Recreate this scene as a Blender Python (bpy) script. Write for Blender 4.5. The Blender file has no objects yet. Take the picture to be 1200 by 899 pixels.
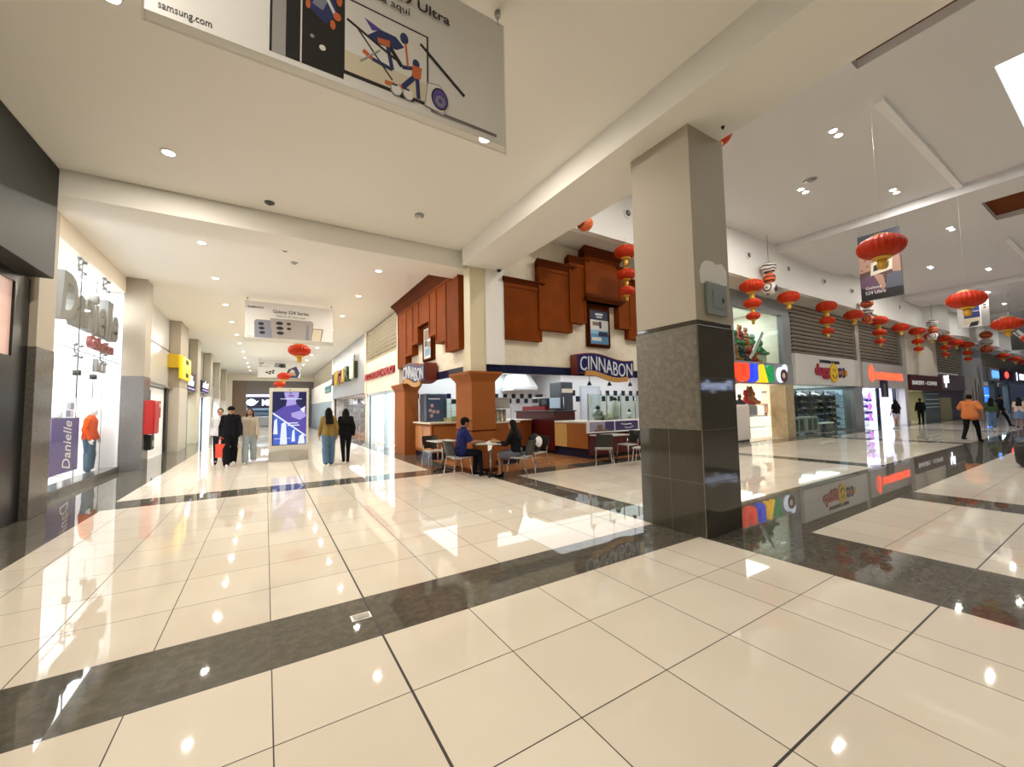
import bpy, bmesh, math, random
from mathutils import Vector, Matrix
random.seed(7)
C = bpy.context.scene.collection
PI = math.pi
cos, sin = math.cos, math.sin

# ------------------------------------------------------------------ materials
MATS = {}
def lin(h):
    h = h.lstrip('#'); o = []
    for i in (0, 2, 4):
        c = int(h[i:i+2], 16) / 255
        o.append(c / 12.92 if c <= .04045 else ((c + .055) / 1.055) ** 2.4)
    return tuple(o)
def mat(name, col, rough=.5, metal=0., emit=0., ecol=None, spec=.5, bump=None, vary=None, alpha=None):
    if name in MATS: return MATS[name]
    m = bpy.data.materials.new(name); m.use_nodes = True
    nt = m.node_tree; b = nt.nodes['Principled BSDF']
    c = lin(col) if isinstance(col, str) else col
    b.inputs['Base Color'].default_value = (*c, 1)
    b.inputs['Roughness'].default_value = rough
    b.inputs['Metallic'].default_value = metal
    b.inputs['Specular IOR Level'].default_value = spec
    if emit:
        e = ecol or c
        e = lin(e) if isinstance(e, str) else e
        b.inputs['Emission Color'].default_value = (*e, 1)
        b.inputs['Emission Strength'].default_value = emit
    if vary:   # (scale, amount): soft colour variation of the material itself
        tc = nt.nodes.new('ShaderNodeTexCoord'); n = nt.nodes.new('ShaderNodeTexNoise')
        n.inputs['Scale'].default_value = vary[0]; n.inputs['Detail'].default_value = 5
        nt.links.new(tc.outputs['Object'], n.inputs['Vector'])
        r = nt.nodes.new('ShaderNodeValToRGB')
        a = vary[1]
        r.color_ramp.elements[0].position = .3; r.color_ramp.elements[1].position = .7
        r.color_ramp.elements[0].color = (*[x * (1 - a) for x in c], 1)
        r.color_ramp.elements[1].color = (*[min(1, x * (1 + a)) for x in c], 1)
        nt.links.new(n.outputs['Fac'], r.inputs['Fac']); nt.links.new(r.outputs['Color'], b.inputs['Base Color'])
    if bump:
        tc = nt.nodes.new('ShaderNodeTexCoord'); n = nt.nodes.new('ShaderNodeTexNoise')
        n.inputs['Scale'].default_value = bump[0]; n.inputs['Detail'].default_value = 4
        nt.links.new(tc.outputs['Object'], n.inputs['Vector'])
        bp = nt.nodes.new('ShaderNodeBump'); bp.inputs['Strength'].default_value = bump[1]; bp.inputs['Distance'].default_value = .02
        nt.links.new(n.outputs['Fac'], bp.inputs['Height']); nt.links.new(bp.outputs['Normal'], b.inputs['Normal'])
    MATS[name] = m
    return m
def glass_mat(name, tint=(1, 1, 1), refl=.08):
    if name in MATS: return MATS[name]
    m = bpy.data.materials.new(name); m.use_nodes = True
    nt = m.node_tree; nt.nodes.clear()
    o = nt.nodes.new('ShaderNodeOutputMaterial'); mx = nt.nodes.new('ShaderNodeMixShader')
    t = nt.nodes.new('ShaderNodeBsdfTransparent'); t.inputs[0].default_value = (*tint, 1)
    g = nt.nodes.new('ShaderNodeBsdfGlossy'); g.inputs['Roughness'].default_value = .02
    lw = nt.nodes.new('ShaderNodeLayerWeight'); lw.inputs['Blend'].default_value = .5
    pw = nt.nodes.new('ShaderNodeMath'); pw.operation = 'POWER'; pw.inputs[1].default_value = 5; nt.links.new(lw.outputs['Facing'], pw.inputs[0])
    f = nt.nodes.new('ShaderNodeMath'); f.operation = 'MULTIPLY_ADD'; f.inputs[1].default_value = .28; f.inputs[2].default_value = refl * .4; nt.links.new(pw.outputs[0], f.inputs[0])
    nt.links.new(f.outputs[0], mx.inputs[0]); nt.links.new(t.outputs[0], mx.inputs[1]); nt.links.new(g.outputs[0], mx.inputs[2])
    nt.links.new(mx.outputs[0], o.inputs[0])
    MATS[name] = m
    return m

TX0, TXP, TY0, TYP = .056, .6545, .949, .65
def floor_mat(name, cols, thick, rough, speck=None, jcol=(.03, .026, .02), tx=None, ty=None, nscale=1.6, spec=.5):
    """stone tiles on the mall's grid: each tile a slightly different tone, dark joints between"""
    tx = tx or (TX0, TXP); ty = ty or (TY0, TYP)
    m = bpy.data.materials.new(name); m.use_nodes = True
    nt = m.node_tree; N = nt.nodes.new; L = nt.links.new
    b = nt.nodes['Principled BSDF']
    geo = N('ShaderNodeNewGeometry'); sep = N('ShaderNodeSeparateXYZ'); L(geo.outputs['Position'], sep.inputs[0])
    def M(op, a, c=None):
        n = N('ShaderNodeMath'); n.operation = op
        for i, v in enumerate((a, c)):
            if v is None: continue
            if isinstance(v, (int, float)): n.inputs[i].default_value = v
            else: L(v, n.inputs[i])
        return n.outputs[0]
    ds, fl = [], []
    for ax, (o, p) in (('X', tx), ('Y', ty)):
        u = M('DIVIDE', M('SUBTRACT', sep.outputs[ax], o), p)
        k = M('FLOOR', u); fr = M('SUBTRACT', u, k)
        d = M('MULTIPLY', M('MINIMUM', fr, M('SUBTRACT', 1., fr)), p)
        ds.append(d); fl.append(k)
    j = M('LESS_THAN', M('MINIMUM', ds[0], ds[1]), thick)
    cv = N('ShaderNodeCombineXYZ'); L(fl[0], cv.inputs[0]); L(fl[1], cv.inputs[1])
    wn = N('ShaderNodeTexWhiteNoise'); wn.noise_dimensions = '2D'; L(cv.outputs[0], wn.inputs['Vector'])
    ns = N('ShaderNodeTexNoise'); ns.inputs['Scale'].default_value = nscale; ns.inputs['Detail'].default_value = 6
    L(geo.outputs['Position'], ns.inputs['Vector'])
    tone = M('ADD', M('MULTIPLY', wn.outputs['Value'], .45), M('MULTIPLY', ns.outputs['Fac'], .55))
    r = N('ShaderNodeValToRGB'); L(tone, r.inputs[0])
    r.color_ramp.elements[0].position = .2; r.color_ramp.elements[1].position = .8
    r.color_ramp.elements[0].color = (*cols[0], 1); r.color_ramp.elements[1].color = (*cols[1], 1)
    col = r.outputs[0]
    if speck:
        vn = N('ShaderNodeTexNoise'); vn.inputs['Scale'].default_value = speck[0]; vn.inputs['Detail'].default_value = 8
        vn.inputs['Roughness'].default_value = .75
        L(geo.outputs['Position'], vn.inputs['Vector'])
        rr = N('ShaderNodeValToRGB'); L(vn.outputs['Fac'], rr.inputs[0])
        rr.color_ramp.elements[0].position = .42; rr.color_ramp.elements[1].position = .72
        rr.color_ramp.elements[0].color = (0, 0, 0, 1); rr.color_ramp.elements[1].color = (1, 1, 1, 1)
        mx = N('ShaderNodeMix'); mx.data_type = 'RGBA'; L(M('MULTIPLY', rr.outputs[0], speck[2]), mx.inputs[0])
        L(col, mx.inputs[6]); mx.inputs[7].default_value = (*speck[1], 1); col = mx.outputs[2]
    mj = N('ShaderNodeMix'); mj.data_type = 'RGBA'; L(j, mj.inputs[0]); L(col, mj.inputs[6]); mj.inputs[7].default_value = (*jcol, 1)
    L(mj.outputs[2], b.inputs['Base Color'])
    ro = M('ADD', rough, M('MULTIPLY', j, .5)); L(ro, b.inputs['Roughness'])
    b.inputs['Specular IOR Level'].default_value = spec
    MATS[name] = m
    return m

# ------------------------------------------------------------------ mesh builder
class MB:
    def __init__(s, T=None):
        s.bm = bmesh.new(); s.T = T; s.mi = 0
    def P(s, p):
        return s.T(*p) if s.T else Vector(p)
    def face(s, vs, mi=None, smooth=False):
        try: f = s.bm.faces.new(vs)
        except ValueError: return None
        f.material_index = s.mi if mi is None else mi; f.smooth = smooth
        return f
    def poly(s, pts, mi=None):
        return s.face([s.bm.verts.new(s.P(p)) for p in pts], mi)
    def box(s, x0, x1, y0, y1, z0, z1, mi=None):
        v = [s.bm.verts.new(s.P((x, y, z))) for z in (z0, z1) for y in (y0, y1) for x in (x0, x1)]
        for q in ((0, 2, 3, 1), (4, 5, 7, 6), (0, 1, 5, 4), (2, 6, 7, 3), (0, 4, 6, 2), (1, 3, 7, 5)):
            s.face([v[i] for i in q], mi)
        return s
    def rbox(s, x0, x1, y0, y1, z0, z1, r=.02, mi=None):
        """box with chamfered vertical and horizontal edges (built as three stacked octagons)"""
        def ring(i, z):
            a, b, c, d = x0 + i, x1 - i, y0 + i, y1 - i
            return [(a + r, c, z), (b - r, c, z), (b, c + r, z), (b, d - r, z), (b - r, d, z), (a + r, d, z), (a, d - r, z), (a, c + r, z)]
        s.loft([ring(r, z0), ring(0, z0 + r), ring(0, z1 - r), ring(r, z1)], mi)
        return s
    def loft(s, rings, mi=None, caps=True, smooth=False, closed=True):
        R = [[s.bm.verts.new(s.P(p)) for p in r] for r in rings]
        n = len(R[0])
        for a, b in zip(R, R[1:]):
            for i in range(n if closed else n - 1):
                s.face([a[i], a[(i + 1) % n], b[(i + 1) % n], b[i]], mi, smooth)
        if caps:
            s.face(R[0][::-1], mi); s.face(R[-1], mi)
        return s
    def prism(s, pts, d, mi=None):
        d = Vector(d); return s.loft([pts, [tuple(Vector(p) + d) for p in pts]], mi)
    def lathe(s, prof, c=(0, 0, 0), n=16, rf=None, mi=None, smooth=True):
        rings = []
        for r, z in prof:
            rings.append([(c[0] + r * (rf(k / n) if rf else 1) * cos(2 * PI * k / n), c[1] + r * (rf(k / n) if rf else 1) * sin(2 * PI * k / n), c[2] + z) for k in range(n)])
        return s.loft(rings, mi, True, smooth)
    def cone(s, p0, p1, r0, r1, n=10, mi=None, smooth=True, caps=True):
        p0, p1 = Vector(p0), Vector(p1); d = (p1 - p0).normalized()
        a = d.orthogonal().normalized(); b = d.cross(a)
        ring = lambda p, r: [tuple(p + a * (r * cos(2 * PI * k / n)) + b * (r * sin(2 * PI * k / n))) for k in range(n)]
        return s.loft([ring(p0, r0), ring(p1, r1)], mi, caps, smooth)
    def tube(s, pts, r, n=8, mi=None):
        pts = [Vector(p) for p in pts]; rings = []
        up = None
        for i, p in enumerate(pts):
            d = (pts[min(i + 1, len(pts) - 1)] - pts[max(i - 1, 0)]).normalized()
            a = d.orthogonal().normalized() if up is None else (up - d * up.dot(d)).normalized()
            up = a; b = d.cross(a)
            rings.append([tuple(p + a * (r * cos(2 * PI * k / n)) + b * (r * sin(2 * PI * k / n))) for k in range(n)])
        return s.loft(rings, mi, True, True)
    def cap(s, p0, p1, r0, r1, n=12, k=4):
        """rounded limb: a tapered tube with hemispherical ends"""
        p0, p1 = Vector(p0), Vector(p1); ax = p1 - p0
        d = ax.normalized() if ax.length > 1e-6 else Vector((0, 0, 1))
        a = d.orthogonal().normalized(); b = d.cross(a); rings = []
        for i in range(k + 1):
            t = -PI / 2 + (PI / 2) * i / k * .98 + .02
            rings.append((p0 + d * (r0 * sin(t)), r0 * cos(t)))
        for i in range(k + 1):
            t = (PI / 2) * i / k * .98
            rings.append((p1 + d * (r1 * sin(t)), r1 * cos(t)))
        return s.loft([[tuple(c + a * (r * cos(2 * PI * j / n)) + b * (r * sin(2 * PI * j / n))) for j in range(n)] for c, r in rings], None, True, True)
    def ell(s, c, r, n=16, k=8, mi=None):
        prof = []
        for i in range(k + 1):
            t = -PI / 2 + PI * i / k; t = max(-PI / 2 + .03, min(PI / 2 - .03, t))
            prof.append([(c[0] + r[0] * cos(t) * cos(2 * PI * j / n), c[1] + r[1] * cos(t) * sin(2 * PI * j / n), c[2] + r[2] * sin(t)) for j in range(n)])
        return s.loft(prof, mi, True, True)
    def disc(s, c, r, U, V, n=20, mi=None, rv=None):
        c, U, V = Vector(c), Vector(U), Vector(V); rv = rv or r
        return s.poly([tuple(c + U * (r * cos(2 * PI * k / n)) + V * (rv * sin(2 * PI * k / n))) for k in range(n)], mi)
    def text(s, body, O, U, V, w=None, h=None, depth=.01, mi=None, center=True, shear=0, bold=0):
        """lettering laid in the plane O + u*U + v*V, raised by depth along U x V, scaled to w and/or h"""
        vs, fs = text_data(body, bold)
        x0, x1 = min(v[0] for v in vs), max(v[0] for v in vs); y0, y1 = min(v[1] for v in vs), max(v[1] for v in vs)
        sx = w / (x1 - x0) if w else None; sy = h / (y1 - y0) if h else None
        sx = sx or sy; sy = sy or sx
        O, U, V = Vector(O), Vector(U), Vector(V); W = U.cross(V)
        cx, cy = ((x0 + x1) / 2, (y0 + y1) / 2) if center else (x0, y0)
        nv = []
        for v in vs:
            u, q = (v[0] - cx) * sx, (v[1] - cy) * sy
            nv.append(s.bm.verts.new(s.P(tuple(O + U * (u + q * shear) + V * q + W * (depth * (.5 + v[2] * 50))))))
        for f in fs: s.face([nv[i] for i in f], mi)
        return s
    def build(s, name, mats, parent=None, kind=None, smooth=None, bevel=None, origin=True, recalc=True):
        if recalc: bmesh.ops.recalc_face_normals(s.bm, faces=s.bm.faces[:])
        off = Vector((0, 0, 0)); o_loc = Vector((0, 0, 0))
        if parent is not None: off = OFF[parent.name]
        elif origin and s.bm.verts:
            xs = [v.co.x for v in s.bm.verts]; ys = [v.co.y for v in s.bm.verts]; zs = [v.co.z for v in s.bm.verts]
            off = Vector(((min(xs) + max(xs)) / 2, (min(ys) + max(ys)) / 2, min(zs))); o_loc = off
        for v in s.bm.verts: v.co -= off
        me = bpy.data.meshes.new(name); s.bm.to_mesh(me); s.bm.free()
        if not isinstance(mats, (list, tuple)): mats = [mats]
        for m in mats: me.materials.append(m)
        o = bpy.data.objects.new(name, me); C.objects.link(o); o.location = o_loc
        OFF[o.name] = off
        if parent is not None: o.parent = parent; KIDS.setdefault(parent.name, []).append(o)
        if kind: o['kind'] = kind
        if bevel:
            bv = o.modifiers.new('edge', 'BEVEL'); bv.width = bevel; bv.segments = 2; bv.limit_method = 'ANGLE'
        return o
OFF, KIDS, TXT = {}, {}, {}
def text_data(body, bold=0):
    if (body, bold) in TXT: return TXT[body, bold]
    cu = bpy.data.curves.new('lettering', 'FONT'); cu.body = body; cu.extrude = .01; cu.resolution_u = 3
    if bold: cu.offset = bold
    o = bpy.data.objects.new('lettering', cu); C.objects.link(o)
    dg = bpy.context.evaluated_depsgraph_get(); me = bpy.data.meshes.new_from_object(o.evaluated_get(dg))
    r = ([tuple(v.co) for v in me.vertices], [tuple(p.vertices) for p in me.polygons])
    bpy.data.objects.remove(o); bpy.data.meshes.remove(me); bpy.data.curves.remove(cu)
    TXT[body, bold] = r
    return r
def thing(name, label, cat, loc=(0, 0, 0), group=None, kind=None):
    o = bpy.data.objects.new(name, None); C.objects.link(o); o.location = loc; OFF[o.name] = Vector(loc)
    o['label'] = label; o['category'] = cat
    if group: o['group'] = group
    if kind: o['kind'] = kind
    return o
def tag(o, label, cat, group=None):
    o['label'] = label; o['category'] = cat
    if group: o['group'] = group
    return o
def dup(o, loc, rz=None, label=None, group=None, scale=None):
    def cp(x, par):
        c = x.copy(); C.objects.link(c)
        if par is not None: c.parent = par
        for k in KIDS.get(x.name, []):
            q = cp(k, c); KIDS.setdefault(c.name, []).append(q)
        return c
    c = cp(o, None); c.location = loc
    if rz is not None: c.rotation_euler = (0, 0, rz)
    if scale: c.scale = (scale,) * 3
    if label: c['label'] = label
    if group: c['group'] = group
    return c
def lamp(loc, power, size, col=(1, .86, .68), rot=(0, 0, 0), shape='DISK', sy=None, name='lamp_light', spread=None):
    d = bpy.data.lights.new(name, 'AREA'); d.energy = power; d.shape = shape; d.size = size; d.color = col
    if sy: d.size_y = sy
    if spread: d.spread = spread
    o = bpy.data.objects.new(name, d); C.objects.link(o); o.location = loc; o.rotation_euler = rot
    return o

# palette
CEIL = mat('ceiling_paint', (.85, .835, .78), .55)
WALLC = mat('cream_wall_paint', (.80, .74, .62), .55)
WHITE = mat('white_paint', (.82, .81, .78), .5)
HCEIL = mat('high_ceiling_paint', (.72, .725, .74), .6)
GREYW = mat('grey_shop_panel', (.36, .38, .42), .35)
STUC = mat('cream_stucco', (.74, .66, .52), .8, bump=(9, .8), vary=(3, .06))
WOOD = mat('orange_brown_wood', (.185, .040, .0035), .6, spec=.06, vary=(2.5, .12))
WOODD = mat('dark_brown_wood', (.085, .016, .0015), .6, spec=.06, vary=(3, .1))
PILW = mat('caramel_pillar_panel', (.30, .095, .024), .55, spec=.12, vary=(1.5, .06))
NAVY = mat('navy_tile', (.009, .012, .045), .18)
BLACK = mat('black_panel', (.006, .006, .006), .25)
BLKM = mat('matt_black', (.008, .008, .008), .6)
STEEL = mat('brushed_steel', (.45, .45, .44), .32, 1)
CHROME = mat('chrome', (.7, .7, .7), .15, 1)
DSTEEL = mat('dark_steel', (.10, .11, .12), .35, .6)
ALU = mat('grey_aluminium', (.38, .39, .40), .4, .5)
SLAT = mat('taupe_louvre', (.36, .31, .25), .5)
LSLAT = mat('cream_louvre', (.62, .56, .44), .5)
RED = mat('red_enamel', (.45, .012, .008), .3)
GOLD = mat('gold_trim', (.75, .42, .06), .35, .3)
MAROON = mat('maroon_laminate', (.075, .006, .006), .25)
GLASS = glass_mat('clear_glass')
GLASSG = glass_mat('green_tint_glass', (.86, .93, .89), .1)
CLEARP = glass_mat('clear_plastic_sleeve', (.93, .93, .93), .06)
LENS = mat('lamp_lens', (1, 1, 1), .4, emit=22, ecol=(1, .9, .74))
LENSW = mat('cool_lamp_lens', (1, 1, 1), .4, emit=22, ecol=(1, .95, .88))
COL_UP = mat('column_paint', (.42, .375, .30), .55, spec=.3)
PATCH = mat('white_filler_patch', (.80, .79, .75), .7)
# polished stone of floor and columns
F_LIGHT = floor_mat('cream_floor_tile', ((.70, .63, .52), (.77, .705, .59)), .0032, .028, spec=.3)
F_LIGHTB = floor_mat('cream_floor_edge_tile', ((.70, .63, .52), (.77, .705, .59)), .0032, .028, spec=.3, tx=(3.69, .66))
F_DARK = floor_mat('dark_granite_tile', ((.072, .067, .052), (.10, .094, .075)), .0022, .022, spec=.4, speck=(14, (.20, .185, .15), .55), jcol=(.02, .018, .014))
F_ORANGE = floor_mat('orange_clay_tile', ((.40, .16, .05), (.47, .20, .07)), .004, .2, tx=(0, .33), ty=(0, .33))
F_SHOP = floor_mat('pale_shop_tile', ((.5, .47, .42), (.56, .53, .48)), .003, .1)
def granite(name):
    m = floor_mat(name, ((.085, .078, .066), (.115, .106, .09)), 0, .13, speck=(22, (.22, .20, .17), .5))
    if name == 'pale_granite':
        m = floor_mat(name, ((.14, .135, .13), (.18, .175, .165)), 0, .15, speck=(22, (.24, .23, .22), .5))
    return m
GRAN = granite('column_granite')
GRANL = granite('pale_granite')
GRANM = floor_mat('honed_column_granite', ((.115, .102, .078), (.145, .13, .10)), 0, .32, speck=(15, (.27, .245, .195), .75), spec=.3)
GRANP = floor_mat('polished_column_granite', ((.052, .047, .034), (.068, .062, .045)), 0, .05, speck=(26, (.10, .09, .07), .4))
GRAND = mat('granite_joint', (.20, .18, .14), .5)

# ------------------------------------------------------------------ floor
def floor_kind(x, y):
    if y > 8.35 and 4.3 < x < 15.5: 
        return 2
    if x < -3.4 or y > 8.6 and x > 4.3: return 3
    if y > 48: return 3
    if x < -2.25: return 1
    if 2.249 < y < 3.549 and x > 4.34: return 1
    if 2.899 < y < 3.549: return 1
    if 4.34 < x < 5.55 and y < 2.3: return 1
    if 8.62 < x < 9.36 and y < 2.3: return 1
    if 4.34 < x < 4.92 and 3.5 < y < 8: return 1
    if x < 4.34 and 9.08 < y < 9.85: return 1
    if x > 3.55 and x < 4.35 and y > 9.08: return 1
    if 12.1 < x < 12.7 and 3.5 < y < 8: return 1
    if x > 20.6 and (x - 12.1) % 8.5 < .6 and 3.5 < y < 8: return 1
    if x > 4.34 and 7.75 < y <= 8.6: return 1
    if 3.4 < x < 4.34 and y < 2.9: return 4
    return 0
xs = sorted({-8, -3.4, -2.25, 3.4, 3.55, 4.3, 4.34, 4.92, 5.55, 8.62, 9.36, 12.1, 12.7, 15.5, 20.6, 21.2, 29.1, 29.7, 37.6, 38.2, 46.1, 46.7, 100})
ys = sorted({-14, 2.249, 2.899, 3.549, 7.75, 8.35, 8.6, 9.08, 9.85, 48, 54})
fb = MB()
for x0, x1 in zip(xs, xs[1:]):
    for y0, y1 in zip(ys, ys[1:]):
        fb.poly([(x0, y0, 0), (x1, y0, 0), (x1, y1, 0), (x0, y1, 0)], floor_kind((x0 + x1) / 2, (y0 + y1) / 2))
fb.build('floor', [F_LIGHT, F_DARK, F_ORANGE, F_SHOP, F_LIGHTB], kind='structure', origin=False, recalc=False)
# wide expansion joints (dark filler strips in the floor)
t = MB().box(.705, .719, -14, 48, 0, .0012); t.build('trim_1', mat('joint_filler', (.03, .026, .02), .6), kind='structure')
t = MB().box(-2.2, 80, .942, .953, 0, .0012); t.build('trim_2', MATS['joint_filler'], kind='structure')
# floor socket plate
bx = thing('floor_socket_box', 'small steel floor socket lid set in the dark stone band', 'floor socket', (.63, 3.24, 0))
MB().box(.565, .705, 3.19, 3.285, 0, .004).build('frame', STEEL, bx)
MB().box(.578, .692, 3.202, 3.273, .004, .006).box(.60, .67, 3.21, 3.22, .006, .008).build('lid', mat('worn_steel', (.22, .20, .17), .4, .8), bx)

# ------------------------------------------------------------------ ceilings and beams
MB().box(-3.4, 4.0, -14, 8.75, 5.4, 5.6).build('ceiling', CEIL, kind='structure')
MB().box(-7, 4.4, 9.6, 48.2, 5.4, 5.6).build('ceiling', CEIL, kind='structure')
MB().box(-4, 4.3, 8.78, 9.6, 4.99, 5.6).build('beam', CEIL, kind='structure')
MB().box(3.95, 5.0, -14, 8.53, 4.99, 8.0).build('beam', CEIL, kind='structure')
cb = MB()
cx = [5, 11.5, 15.06, 25.2, 29.2, 36, 40, 100]; cy = [-14, -2.4, 1.2, 7.7]
for x0, x1 in zip(cx, cx[1:]):
    for y0, y1 in zip(cy, cy[1:]):
        hole = (x0, x1) in ((11.5, 15.06), (25.2, 29.2), (36, 40)) and y0 == -2.4
        if not hole: cb.box(x0, x1, y0, y1, 7.75, 7.9)
cb.build('ceiling', HCEIL, kind='structure')
SKYL = mat('skylight_diffuser', (.9, .93, 1), .5, emit=2.2, ecol=(.84, .94, 1.0))
for i, (x0, x1) in enumerate(((11.5, 15.06), (25.2, 29.2), (36, 40))):
    MB().box(x0, x1, -2.4, 1.2, 7.86, 7.89).build('window_%d' % (i + 1), SKYL, kind='structure')
# dropped ceiling bands with recessed timber panels
TIMB = mat('brown_ceiling_timber', (.14, .034, .006), .6, spec=.06, vary=(2, .15))
def dropped(x0, x1, r0, r1, yin):
    b = MB()
    b.box(x0, r0, -14, 7.5, 7.45, 7.75); b.box(r1, x1, -14, 7.5, 7.45, 7.75); b.box(r0, r1, yin, 7.5, 7.45, 7.75)
    b.build('beam', HCEIL, kind='structure')
    MB().box(r0, r1, -14, yin, 7.62, 7.66).build('ceiling', TIMB, kind='structure')
dropped(5.0, 9.33, 6.3, 8.86, 2.43)
dropped(17.0, 22.9, 18.3, 20.55, 2.4)
dropped(32.2, 35.4, 33, 34.6, 2.4)
dropped(45, 48, 46, 47.4, 2.4)
for i, (a, b_) in enumerate(((10.6, 17.0), (24.3, 32.2), (36, 45))):
    MB().box(a, b_, 2.53, 2.68, 7.66, 7.75).build('trim_%d' % (i + 3), mat('white_trim', (.86, .87, .88), .4), kind='structure')
# bulkhead over the shops, wavy further along
b = MB(); pts = []
x = 5.0
while x < 92:
    pts.append((x, 7.5 if x < 35.5 else 7.5 - .55 * abs(sin((x - 35.5) / 5.5 * PI)) ** .7)); x += .5 if x >= 35 else 2
R = []
for x, y in pts: R.append([(x, y, 6.1), (x, y + .2, 6.1), (x, y + .2, 7.75), (x, y, 7.75)])
b.loft(R); b.build('wall_bulkhead', WHITE, kind='structure')
MB().box(5.0, 92, 7.7, 9.0, 6.1, 6.2).build('ceiling', mat('soffit_paint', (.62, .59, .53), .6), kind='structure')
# air nozzles on the bulkhead
proto = None
for i, x in enumerate((8.55, 14.87, 17.85, 21.2, 24.3, 31.1)):
    if proto is None:
        proto = thing('air_nozzle', 'round air nozzle on the white bulkhead', 'vent', (x, 7.5, 6.93), 'round air nozzles along the white bulkhead')
        m = MB()
        for k in range(24):
            pass
        m.cone((x, 7.50, 6.93), (x, 7.45, 6.93), .13, .115, 20); m.build('ring', WHITE, proto)
        m = MB(); m.cone((x, 7.452, 6.93), (x, 7.43, 6.93), .085, .085, 16); m.build('core', DSTEEL, proto)
        m = MB(); m.cone((x, 7.43, 6.93), (x, 7.40, 6.93), .05, .03, 14); m.build('cone', STEEL, proto)
    else: dup(proto, (x, 7.5, 6.93))

# ------------------------------------------------------------------ big column
MB().box(4.34, 5.08, 2.81, 3.70, 2.56, 4.99).build('pillar', COL_UP, kind='structure')
b = MB()
b.box(4.321, 4.331, 2.803, 3.707, 1.245, 2.498)
b.build('pillar', GRANM, kind='structure', bevel=.003)
MB().box(4.33, 5.09, 2.80, 3.71, 0, 2.5).box(4.34, 5.08, 2.81, 3.70, 2.5, 2.56).build('pillar', GRANP, kind='structure', bevel=.006)
b = MB()
for z in (.62, 1.241): 
    b.box(4.3285, 4.331, 2.80, 3.71, z, z + .004)
b.box(4.3285, 4.331, 3.25, 3.254, 0, 1.243); b.box(4.3195, 4.322, 3.25, 3.253, 1.245, 2.498)
b.box(4.3275, 4.336, 2.7975, 2.806, 0, 2.5)
for z in (.62, 1.24, 1.86): b.box(4.33, 5.09, 2.7985, 2.801, z, z + .003)
b.build('trim_7', GRAND, kind='structure')
# filler patch (irregular) and the switch cabinet
b = MB(); b.prism([(4.46, 2.81, 3.02), (4.44, 2.81, 3.16), (4.49, 2.81, 3.26), (4.56, 2.81, 3.31), (4.68, 2.81, 3.33), (4.80, 2.81, 3.30), (4.93, 2.81, 3.33), (5.02, 2.81, 3.26), (5.03, 2.81, 3.12), (4.99, 2.81, 2.98), (4.93, 2.81, 3.02)], (0, -.004, 0))
b.build('trim_8', PATCH, kind='structure')
cabm = mat('grey_green_cabinet', (.22, .255, .25), .45)
cb = thing('switch_cabinet', 'grey-green metal switch cabinet on the big column', 'electrical box', (4.72, 2.8, 2.64))
MB().rbox(4.53, 4.94, 2.765, 2.809, 2.64, 3.04, .008).build('body', cabm, cb)
d = MB().rbox(4.63, 4.86, 2.757, 2.766, 2.72, 2.94, .003).build('door', cabm, cb)
MB().rbox(4.82, 4.84, 2.748, 2.758, 2.80, 2.86, .003).build('latch', BLKM, d)

# ------------------------------------------------------------------ left side of the corridor
# black shopfront at the very left
b = MB(); b.box(-3.46, -2.79, -6, 8.76, 3.64, 5.385); b.build('black_fascia', mat('black_fascia_panel', (.012, .014, .010), .55, spec=.3), bevel=.01)
tag(bpy.data.objects['black_fascia'], 'deep black sign fascia overhanging the near left shopfront', 'shop fascia')
pf = thing('lit_poster_case', 'tall pink lit poster in a black frame under the black fascia', 'poster', (-3.2, 7.6, 0))
MB().box(-3.5, -3.1, 6.4, 6.6, 0, 3.64).box(-3.5, -3.1, 8.55, 8.98, 0, 3.64).box(-3.5, -3.1, 6.6, 8.55, 3.5, 3.64).box(-3.5, -3.1, 6.6, 8.55, 0, 2.42).build('frame', BLACK, pf)
MB().box(-3.2, -3.13, 6.6, 8.55, 2.42, 3.5).build('screen', mat('pink_screen', (.55, .36, .30), .3, emit=.35, ecol=(.75, .5, .42)), pf)
MB().box(-3.9, -3.5, -6, 8.98, 0, 5.4).build('wall_left', BLACK, kind='structure')
# pillars of the left side
def left_pillar(y0, y1, x1=-3.02, x0=-3.4, top=5.4, low=None):
    MB().box(x0, x1, y0, y1, 2.62, top).build('pillar', COL_UP, kind='structure')
    b = MB(); b.box(x0, x1 + .01, y0 - .01, y1 + .01, 0, 2.62); b.build('pillar', low or GRAN, kind='structure', bevel=.005)
left_pillar(9.0, 9.6, -3.02, -3.6)
left_pillar(14.95, 15.6, -2.93, low=GRANL)
PALEP = mat('pale_pilaster', (.62, .58, .50), .4)
for y0, y1 in ((21.2, 23.1), (26.1, 27.3), (31.8, 33.0), (37.6, 38.4), (43.4, 44.2)): left_pillar(y0, y1, -3.05, low=PALEP)
# bright clothing shop window between the first two pillars
MB().box(-3.75, -3.38, 9.6, 14.95, 4.95, 5.4).build('wall_left', WALLC, kind='structure')
MB().box(-3.75, -3.38, 9.6, 14.95, 0, .14).build('baseboard_left', GRAN, kind='structure')
SHOPW = mat('shop_white', (.88, .88, .88), .6)
b = MB(); b.box(-6.4, -6.3, 9.2, 16, 0, 5.0); b.box(-6.4, -3.62, 9.2, 9.3, 0, 5); b.box(-6.4, -3.42, 15.0, 15.1, 0, 5); b.box(-6.4, -3.42, 9.2, 16, 5.0, 5.1); b.build('wall_shop', SHOPW, kind='structure')
lamp((-4.9, 12.6, 4.9), 480, 2.4, (.93, .97, 1), shape='RECTANGLE', sy=4.4)
g = MB()
g.box(-3.46, -3.45, 9.6, 12.14, .14, 4.95); g.box(-3.46, -3.45, 12.16, 14.95, .14, 4.95)
g.build('window_4', GLASS, kind='structure')
f = MB()
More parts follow.
